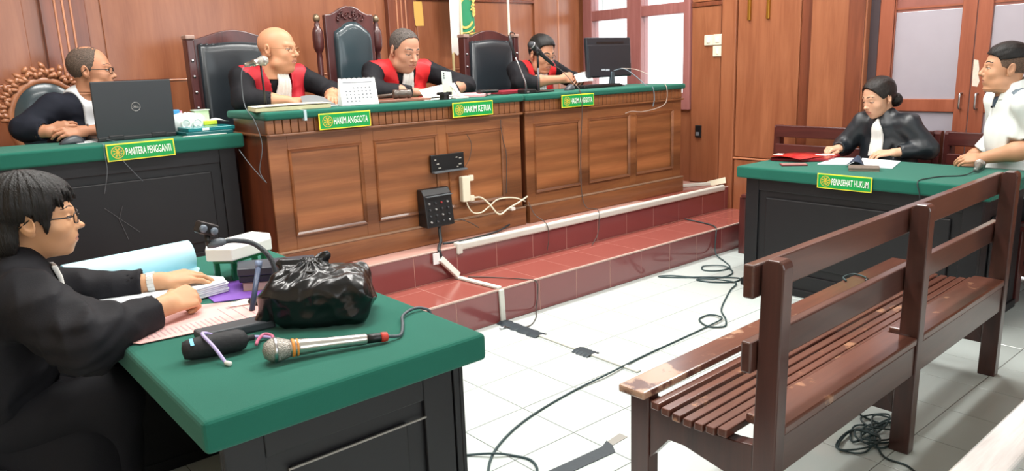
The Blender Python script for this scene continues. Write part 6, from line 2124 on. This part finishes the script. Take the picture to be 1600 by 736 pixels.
# central judge reading
p = Person((-0.06, 1.66, H2), 'grey-haired central judge in black robe with bright red bands, reading papers', SK2, (0.03, -1, 0))
N = (-0.085, 1.465, 1.425)
g = gown(p, (-0.07, 1.53, 1.20), N, (-0.06, 1.62, 0.92), 0.20,
         [((-0.365, 1.36, 1.275), (-0.125, 1.295, 1.252), 0.068, 0.062, 0.045), ((0.40, 1.41, 1.272), (0.20, 1.32, 1.254), 0.068, 0.062, 0.048)], H2, dict(cw=0.21, cd=0.13, bw=0.22, bd=0.17, shz=-0.035), seed=5)
p.garment('robe', g, p.lo, p.hi, M_robe)
judge_bands(p, N, M_redb, 0.225, 0.185, zb=-0.32, jabw=(0.034, 0.054))
p.head((-0.095, 1.385, 1.520), (0.14, -1, -0.42), dict(fat=0.8, jw=1.2, fw=1.06, w=1.06, nw=1.25, nose=1.2, brow=0.004, eye_open=0.0016, eye_z=-0.003), s_=1.06)
top = hairline([(-0.13, -0.07), (-0.06, -0.055), (-0.03, -0.01), (0.004, 0.0), (0.026, 0.02), (0.036, 0.062), (0.05, 0.090), (0.065, 0.098), (0.075, 0.13)])
p.hair(top, lambda Q: 0.0022 + 0.003 * np.clip(Q[:, 2] / 0.1, 0, 1), M_hairg, rough=0.001)
p.arm((-0.25, 1.325, 1.265), (-0.10, 1.285, 1.252), dict(dirv=(0.9, -0.45, -0.05), normal=(-0.25, -0.45, 1), side=-1, curl=0.6, size=1.05))
p.arm((0.30, 1.35, 1.265), (0.185, 1.30, 1.252), dict(dirv=(-0.9, -0.5, -0.05), normal=(0.2, -0.3, 1), side=1, curl=0.6, size=1.05))
p.finish(skin_set(SK2, M_hairg))

# judge on the right
p = Person((1.13, 1.66, H2), 'dark-haired judge in black robe with red bands, reading by the monitor', SK3, (-0.02, -1, 0))
N = (1.10, 1.465, 1.385)
g = gown(p, (1.11, 1.53, 1.17), N, (1.12, 1.62, 0.90), 0.175,
         [((0.865, 1.36, 1.275), (0.965, 1.285, 1.26), 0.075, 0.068, 0.050), ((1.475, 1.44, 1.265), (1.42, 1.34, 1.258), 0.072, 0.060, 0.048)], H2, dict(cw=0.19, cd=0.125, bw=0.21, bd=0.16, shz=-0.03), seed=8)
p.garment('robe', g, p.lo, p.hi, M_robe)
judge_bands(p, N, M_redb, 0.20, 0.175, zb=-0.28, jabw=(0.03, 0.05))
p.head((1.095, 1.39, 1.472), (0.02, -1, -0.36), dict(fat=0.3, jw=1.08, nw=1.1, brow=0.004, eye_open=0.0016, eye_z=-0.003), s_=1.05)
top = hairline([(-0.13, -0.075), (-0.06, -0.06), (-0.03, -0.01), (0.004, -0.006), (0.025, 0.0), (0.036, 0.040), (0.05, 0.070), (0.065, 0.082), (0.08, 0.090), (0.10, 0.12)])
p.hair(top, lambda Q: 0.007 + 0.013 * np.clip((Q[:, 2] - 0.02) / 0.09, 0, 1), M_hairb, rough=0.0015)
p.arm((0.88, 1.33, 1.275), (1.185, 1.275, 1.285), dict(dirv=(0.95, -0.1, 0.10), normal=(-0.1, -1, 0.45), side=-1, curl=0.75, size=1.05))
p.arm((1.47, 1.40, 1.265), (1.395, 1.31, 1.268), dict(dirv=(-0.7, -0.7, 0.05), normal=(0.4, -0.5, 0.8), side=1, curl=0.7, size=1.0))
p.finish(skin_set(SK3))
p.glasses(M_frame, r=0.0012)

# ------------------------------------------------------------------ clerk
p = Person((-1.93, 1.92, H2), 'balding clerk in dark blazer and white shirt with clasped hands behind the laptop', SK4, (0.42, -0.91, 0))
N = (-1.875, 1.745, 1.335)
g = gown(p, (-1.90, 1.80, 1.14), N, (-1.93, 1.88, 0.87), 0.175,
         [((-2.185, 1.655, 1.175), (-2.115, 1.56, 1.160), 0.070, 0.062, 0.046), ((-1.72, 1.62, 1.13), (-1.84, 1.545, 1.148), 0.068, 0.052, 0.040)], H2, dict(cw=0.185, cd=0.12, bw=0.19, bd=0.15, collar=0.055), wr=0.003, seed=12)
p.garment('blazer', g, p.lo, p.hi, mat('navy_blazer', '#191c26', rough=0.8, spec=0.2, var=0.15, vscale=20))
N_ = A3(N)


def vneck(P):
    Q = p.tor(P, N_)
    x, z = Q[:, 0], Q[:, 2]
    w = np.interp(-z, [-0.05, 0.02, 0.30, 0.40], [0.09, 0.075, 0.045, 0.04])
    return np.maximum.reduce([np.abs(x + 0.0) - w, -0.34 - z, z - 0.045, -0.06 - Q[:, 1]])


lo, hi = N_ - 0.26, N_ + 0.26
lo[2], hi[2] = N_[2] - 0.36, N_[2] + 0.07
M_shirt = mat('white_shirt', '#d6dade', rough=0.8, var=0.03, vscale=20)
sh = p.garment('shirt', shell(p, vneck, 0.007, 0.01), lo, hi, M_shirt, 0.005)
for k, zz in enumerate((-0.02, -0.085, -0.15)):
    q = N_ + p.B @ A3((0.004, 0.12, zz))
    for _ in range(30):
        dd = p.torso(A3(q)[None])[0]
        q = q + p.B @ A3((0, -(dd - 0.008), 0))
    MB().lathe([(0.0055, -0.002), (0.0055, 0.002), (0.003, 0.003)], 10, Matrix.Translation(Vector(q)) @ Matrix.Rotation(PI / 2, 4, 'X')).build('button', M_black, sh)
p.head((-1.838, 1.70, 1.452), (0.93, -0.36, -0.03), dict(fat=0.2, jw=1.05, nw=0.98, brow=0.002, eye_open=0.003), s_=1.03)
top = hairline([(-0.13, -0.075), (-0.07, -0.065), (-0.035, -0.03), (-0.02, 0.0), (0.01, 0.0), (0.02, 0.02), (0.03, 0.05), (0.04, 0.12)])
reg = lambda Q: np.minimum(top(Q), 0.108 - Q[:, 2] + 0.25 * np.clip(-Q[:, 1] - 0.05, 0, 1))
p.hair(reg, 0.0028, hair_mat('stubble_hair', '#3d332d', '#6b5a4e', 0.7, (220, 220, 220)), rough=0.0004, edge=0.012)
p.arm((-2.148, 1.605, 1.167), (-2.105, 1.55, 1.160), dict(dirv=(0.85, -0.4, 0.14), normal=(-0.2, -0.9, 0.45), side=-1, curl=0.7), r0=0.036)
p.arm((-1.80, 1.56, 1.145), (-1.955, 1.515, 1.150), dict(dirv=(-1, -0.12, 0.12), normal=(0.0, -0.65, 0.75), side=1, curl=0.55), r0=0.036)
p.finish(skin_set(SK4))
p.glasses(M_frame, r=0.0019)
wt = MB().tube([tuple(A3((-1.93, 1.522, 1.150)) + 0.031 * (A3((0.12, 0.6, 0.15)) * math.cos(a) * 1.3 + A3((0, 0, 1)) * math.sin(a))) for a in [2 * PI * k / 16 for k in range(16)]], 0.0055, 6, closed=True)
wt.build('wristwatch', mat('leather_strap', '#4a3a30', rough=0.6), p.t, smooth=True)

# ------------------------------------------------------------------ counsel
p = Person((2.13, -0.72, 0.0), 'woman counsel in black satin robe with white jabot and hair in a low bun, reading', SK6, (-1, 0.12, 0))
N = (2.07, -0.705, 1.018)
g = gown(p, (2.11, -0.72, 0.80), N, (2.15, -0.72, 0.53), 0.145,
         [((2.06, -0.455, 0.805), (1.945, -0.475, 0.800), 0.070, 0.060, 0.040), ((2.07, -0.965, 0.815), (1.955, -0.85, 0.800), 0.070, 0.062, 0.042)], 0.0, dict(cw=0.175, cd=0.115, bw=0.19, bd=0.14, thigh=0.30, collar=0.056), seed=21, wr=0.004)
p.garment('robe', g, p.lo, p.hi, M_satin)
N_ = A3(N)
lo, hi = N_ - 0.26, N_ + 0.26
lo[2], hi[2] = N_[2] - 0.30, N_[2] + 0.06


def jb(P):
    Q = p.tor(P, N_)
    w = np.interp(-Q[:, 2], [0.03, 0.08, 0.28], [0.006, 0.034, 0.05])
    return np.maximum.reduce([np.abs(Q[:, 0]) - w, -0.26 - Q[:, 2], Q[:, 2] + 0.025, 0.02 - Q[:, 1]])


p.garment('jabot', lambda P: np.maximum(np.maximum(p.torso(P) - 0.017 + 0.002 * np.sin(p.tor(P, N_)[:, 0] * 220), -(p.torso(P) - 0.003)), jb(P)), lo, hi, M_jabot, 0.004)
p.head((2.025, -0.675, 1.122), (-0.88, 0.46, -0.33), dict(jw=0.92, fw=0.97, nw=0.85, nose=0.9, brow=0.0028, eye_open=0.0026, eye_z=-0.002), s_=1.0)
top = hairline([(-0.13, -0.085), (-0.06, -0.055), (-0.035, -0.02), (-0.012, 0.010), (0.025, 0.000), (0.040, 0.022), (0.055, 0.050), (0.070, 0.080), (0.085, 0.100), (0.10, 0.12)])
bun = lambda Q: ell(Q, (0, -0.105, -0.055), (0.050, 0.042, 0.046))
p.hair(lambda Q: np.maximum(top(Q), -bun(Q)), lambda Q: 0.009 + 0.004 * np.clip(Q[:, 2] / 0.1, 0, 1), hair_mat('dark_brown_hair', '#0b0908', '#261e1a', 0.4, (200, 200, 60)), rough=0.0012, freq=200, stretch=(2, 0.3, 1), extra=bun)
p.arm((2.03, -0.46, 0.80), (1.955, -0.475, 0.800), dict(dirv=(-0.85, 0.25, 0.05), normal=(-0.35, -0.1, 1), side=-1, curl=1.1, size=0.95, curls=[0.8, 1.2, 1.3, 1.3]), r0=0.034, r1=0.024)
p.arm((1.985, -0.882, 0.801), (1.935, -0.835, 0.798), dict(dirv=(-0.5, 0.85, -0.06), normal=(-0.3, -0.1, 1), side=1, curl=0.5, size=0.95), r0=0.027, r1=0.024)
p.finish(skin_set(SK6))

# ------------------------------------------------------------------ man in white shirt
p = Person((2.10, -1.42, 0.0), 'short-haired man in white short-sleeved shirt at the right edge, forearm on the table', SK7, (-0.62, 0.78, 0))
N = (1.995, -1.405, 1.165)
Lel, Lwr = A3((1.865, -1.565, 0.872)), A3((1.862, -1.345, 0.808))
g = gown(p, (2.02, -1.42, 0.93), N, (2.08, -1.45, 0.55), 0.185,
         [((2.22, -1.30, 0.90), (2.19, -1.23, 0.80), 0.074, 0.062, 0.058), ((1.895, -1.585, 0.955), (1.868, -1.572, 0.895), 0.078, 0.070, 0.068)], 0.0, dict(cw=0.185, cd=0.125, bw=0.19, bd=0.15, thigh=0.2, collar=0.058), seed=31, wr=0.004, fr=38)
M_wshirt = mat('white_cotton', '#dfe5e2', rough=0.8, var=0.03, vscale=15)
p.garment('shirt', g, p.lo, p.hi, M_wshirt)
N_ = A3(N)


def yoke(P):
    Q = p.tor(P, N_)
    return np.maximum.reduce([-Q[:, 1] * 0 + Q[:, 1] - 0.035, -Q[:, 1] - 0.075, np.abs(Q[:, 0]) - 0.185, 0.075 - np.abs(Q[:, 0]), -0.14 - Q[:, 2]])


lo, hi = N_ - 0.27, N_ + 0.27
lo[2], hi[2] = N_[2] - 0.3, N_[2] + 0.07
p.garment('shoulder_patch', shell(p, yoke, 0.004, 0.004), lo, hi, mat('blue_grey_cloth', '#6c7b86', rough=0.8), 0.005)


def collar(P):
    Q = p.tor(P, N_)
    r = np.linalg.norm(Q[:, :2] - A3((0, -0.006)), axis=1)
    top_ = 0.052 - 0.35 * np.clip(Q[:, 1], -0.1, 0.1)
    d = np.abs(r - (0.064 + 0.28 * np.clip(0.03 - Q[:, 2], -0.02, 0.08))) - 0.006
    d = np.maximum(d, Q[:, 2] - top_)
    d = np.maximum(d, -0.045 - Q[:, 2])
    return np.maximum(d, np.maximum(Q[:, 1] - 0.035, 0) * 0 + np.minimum(0.028 - np.abs(Q[:, 0]), Q[:, 1] - 0.02) * 1.0)


p.garment('collar', collar, N_ - (0.13, 0.13, 0.08), N_ + (0.13, 0.13, 0.1), M_wshirt, 0.004)


def collar_in(P):
    Q = p.tor(P, N_)
    return np.maximum.reduce([np.abs(Q[:, 0]) - np.interp(-Q[:, 2], [0.0, 0.08], [0.035, 0.010]), 0.02 - Q[:, 1], -0.085 - Q[:, 2], Q[:, 2] - 0.015])


p.garment('collar_lining', shell(p, collar_in, 0.005, 0.004), lo, hi, mat('dark_blue_cloth', '#3c4a58', rough=0.8), 0.004)
p.head((1.975, -1.365, 1.288), (-0.46, 0.88, 0.02), dict(fat=0.25, jw=1.12, fw=1.04, nw=1.12, nose=1.05, brow=0.0035, eye_open=0.002), s_=1.06)
top = hairline([(-0.13, -0.06), (-0.07, -0.055), (-0.035, -0.03), (-0.02, 0.0), (0.008, -0.004), (0.028, 0.01), (0.04, 0.045), (0.06, 0.062), (0.085, 0.070), (0.10, 0.09)])
p.hair(lambda Q: np.minimum(top(Q), 0.052 - Q[:, 2]), 0.0016, hair_mat('faded_hair', '#3a2e27', '#77604f', 0.8, (300, 300, 300)), rough=0.0003, name='faded_sides')
p.hair(lambda Q: np.minimum(top(Q), Q[:, 2] - 0.048 - 0.15 * np.clip(-Q[:, 1] - 0.02, -0.05, 0.1)), lambda Q: 0.004 + 0.014 * np.clip((Q[:, 2] - 0.04) / 0.06, 0, 1), M_hairb, rough=0.002, freq=220)
p.arm(Lel, Lwr, dict(dirv=(-0.06, 1, -0.10), normal=(-0.55, 0.1, 0.85), side=1, curl=0.45, size=1.05), r0=0.052, r1=0.032)
p.arm((2.17, -1.20, 0.78), (2.12, -1.10, 0.64), dict(dirv=(-0.4, 1, -0.2), normal=(0, 0.2, 1), side=-1, curl=0.4), r0=0.045, r1=0.03)
p.finish(skin_set(SK7))
bt = N_ + p.B @ A3((0.012, 0.13, -0.085))
for _ in range(30):
    dd = p.torso(A3(bt)[None])[0]
    bt = bt + p.B @ A3((0, -(dd - 0.004), 0))
MB().lathe([(0.001, -0.006), (0.006, -0.004), (0.006, 0.004), (0.001, 0.006)], 10, Matrix.Translation(Vector(bt))).build('button', M_black, p.t)

# ------------------------------------------------------------------ prosecutor in the left foreground
p = Person((-2.72, -0.47, 0.0), 'young prosecutor in black robe with glasses, short black hair and a white watch at left', SK5, (1, -0.06, 0))
N = (-2.530, -0.455, 0.925)
Re, Rw = (-2.455, -0.800, 0.775), (-2.285, -0.752, 0.800)
Le, Lw = (-2.430, -0.400, 0.815), (-2.245, -0.475, 0.808)
g0 = gown(p, (-2.60, -0.47, 0.72), N, (-2.72, -0.47, 0.52), 0.170,
          [(Re, Rw, 0.088, 0.082, 0.044), (Le, Lw, 0.075, 0.055, 0.042)], 0.0, dict(cw=0.185, cd=0.12, bw=0.20, bd=0.15, thigh=0.33, collar=0.060, shz=-0.07), seed=41, wr=0.010, fr=36)


def gr(P):
    """gathers along the upper sleeve"""
    d = g0(P)
    a = np.clip(1 - np.abs((P - A3((-2.475, -0.78, 0.80))) @ A3((0.75, -0.3, -0.45)) / 0.12), 0, 1) * np.clip((-0.60 - P[:, 1]) / 0.1, 0, 1)
    ph = P @ A3((60, 40, -150))
    return d + 0.0045 * a * np.sin(ph)


p.garment('robe', gr, p.lo, p.hi, M_robe, 0.0065)
p.head((-2.484, -0.448, 1.041), (0.985, -0.17, -0.04), dict(dy=1.10, jw=0.93, fw=0.98, nw=0.82, nose=0.92, brow=0.0022, eye_open=0.0040, eye_z=0.0), s_=0.94, res=0.0022)
hl = hairline([(-0.14, -0.17), (-0.075, -0.15), (-0.05, -0.105), (-0.034, -0.06), (-0.030, -0.01), (-0.012, 0.016), (0.010, 0.006), (0.026, -0.030), (0.036, -0.022), (0.046, 0.022), (0.056, 0.055), (0.068, 0.048), (0.074, 0.055), (0.080, 0.072), (0.10, 0.074), (0.12, 0.075)])


def strands(Q):
    ang = np.arctan2(Q[:, 0], Q[:, 1] + 0.02)
    return 0.0012 * np.sin(ang * 46) + 0.0012 * np.sin(ang * 83 + 1.0) + 0.0016 * np.sin(ang * 21 + Q[:, 2] * 12)


back = lambda Q: ell(Q, (0, -0.055, -0.05), (0.078, 0.060, 0.10))
p.hair(lambda Q: hl(Q) + (3.0 + 6.0 * np.clip((Q[:, 1] - 0.04) / 0.03, 0, 1)) * strands(Q), lambda Q: 0.012 + 0.012 * np.clip(Q[:, 2] / 0.1, 0, 1) + strands(Q) * 0.6, M_hairb, res=0.0026, rough=0.001, extra=back)
p.arm((-2.37, -0.775, 0.79), (-2.258, -0.740, 0.806), dict(dirv=(0.90, 0.30, 0.05), normal=(0.1, -0.60, 0.75), side=-1, curl=1.05, size=0.98, curls=[1.1, 1.2, 1.2, 1.2], thumb=0.9), res=0.0026, r0=0.036, r1=0.025)
p.arm((-2.36, -0.428, 0.806), (-2.205, -0.492, 0.811), dict(dirv=(0.88, -0.22, 0.06), normal=(0.02, -0.35, 0.95), side=1, curl=0.40, size=0.98, curls=[0.35, 0.4, 0.5, 0.6]), res=0.0026, r0=0.036, r1=0.026)
p.finish(skin_set(SK5))
p.glasses(M_frame, r=0.0019, lens_w=0.021, lens_h=0.0155)
sk = lambda P: su(seg(P, (-2.70, -0.47, 0.50), (-2.50, -0.50, 0.40), 0.20, 0.17), seg(P, (-2.50, -0.52, 0.40), (-2.50, -0.54, 0.10), 0.17, 0.16), 0.06) + 0.012 * (np.abs(noise3(P * A3((1, 1, 0.3)), 77, 28, 1.0, 4)) - 0.3)
p.garment('robe_skirt', lambda P: np.maximum(sk(P), 0.01 - P[:, 2]), (-2.95, -0.80, 0.0), (-2.28, -0.22, 0.74), M_robe, 0.010)
# watch with white links
wu = A3((0.92, -0.38, 0.07))
wu /= np.linalg.norm(wu)
wa = np.cross(wu, A3((0, 0, 1)))
wa /= np.linalg.norm(wa)
wb_ = np.cross(wa, wu)
wc = A3((-2.222, -0.485, 0.810))
mb = MB()
for k in range(18):
    a = 2 * PI * k / 18
    c_ = wc + 0.0315 * (wa * math.cos(a) + wb_ * math.sin(a) * 0.9)
    Mx = Matrix(((wu[0], 0, 0, c_[0]), (wu[1], 0, 0, c_[1]), (wu[2], 0, 0, c_[2]), (0, 0, 0, 1)))
    rad_ = (wa * math.cos(a) + wb_ * math.sin(a))
    tan_ = np.cross(wu, rad_)
    Mx = Matrix([[wu[i], tan_[i], rad_[i], c_[i]] for i in range(3)] + [[0, 0, 0, 1]])
    wd = 0.0125 if k in (4, 5, 13, 14) else 0.0095
    mb.box(-wd, wd, -0.0052, 0.0052, -0.0022, 0.0032, Mx)
mb.build('wristwatch', mat('white_steel', '#d9dad8', rough=0.25, metal=0.3), p.t, bevel=0.001)
N_ = A3(N)
lo, hi = N_ - 0.24, N_ + 0.24
lo[2], hi[2] = N_[2] - 0.22, N_[2] + 0.05
jb2 = lambda P: np.maximum.reduce([np.abs(p.tor(P, N_)[:, 0]) - 0.03, -0.18 - p.tor(P, N_)[:, 2], p.tor(P, N_)[:, 2] + 0.015, 0.02 - p.tor(P, N_)[:, 1]])
p.garment('jabot', shell(p, jb2, 0.014, -0.002), lo, hi, M_jabot, 0.004)
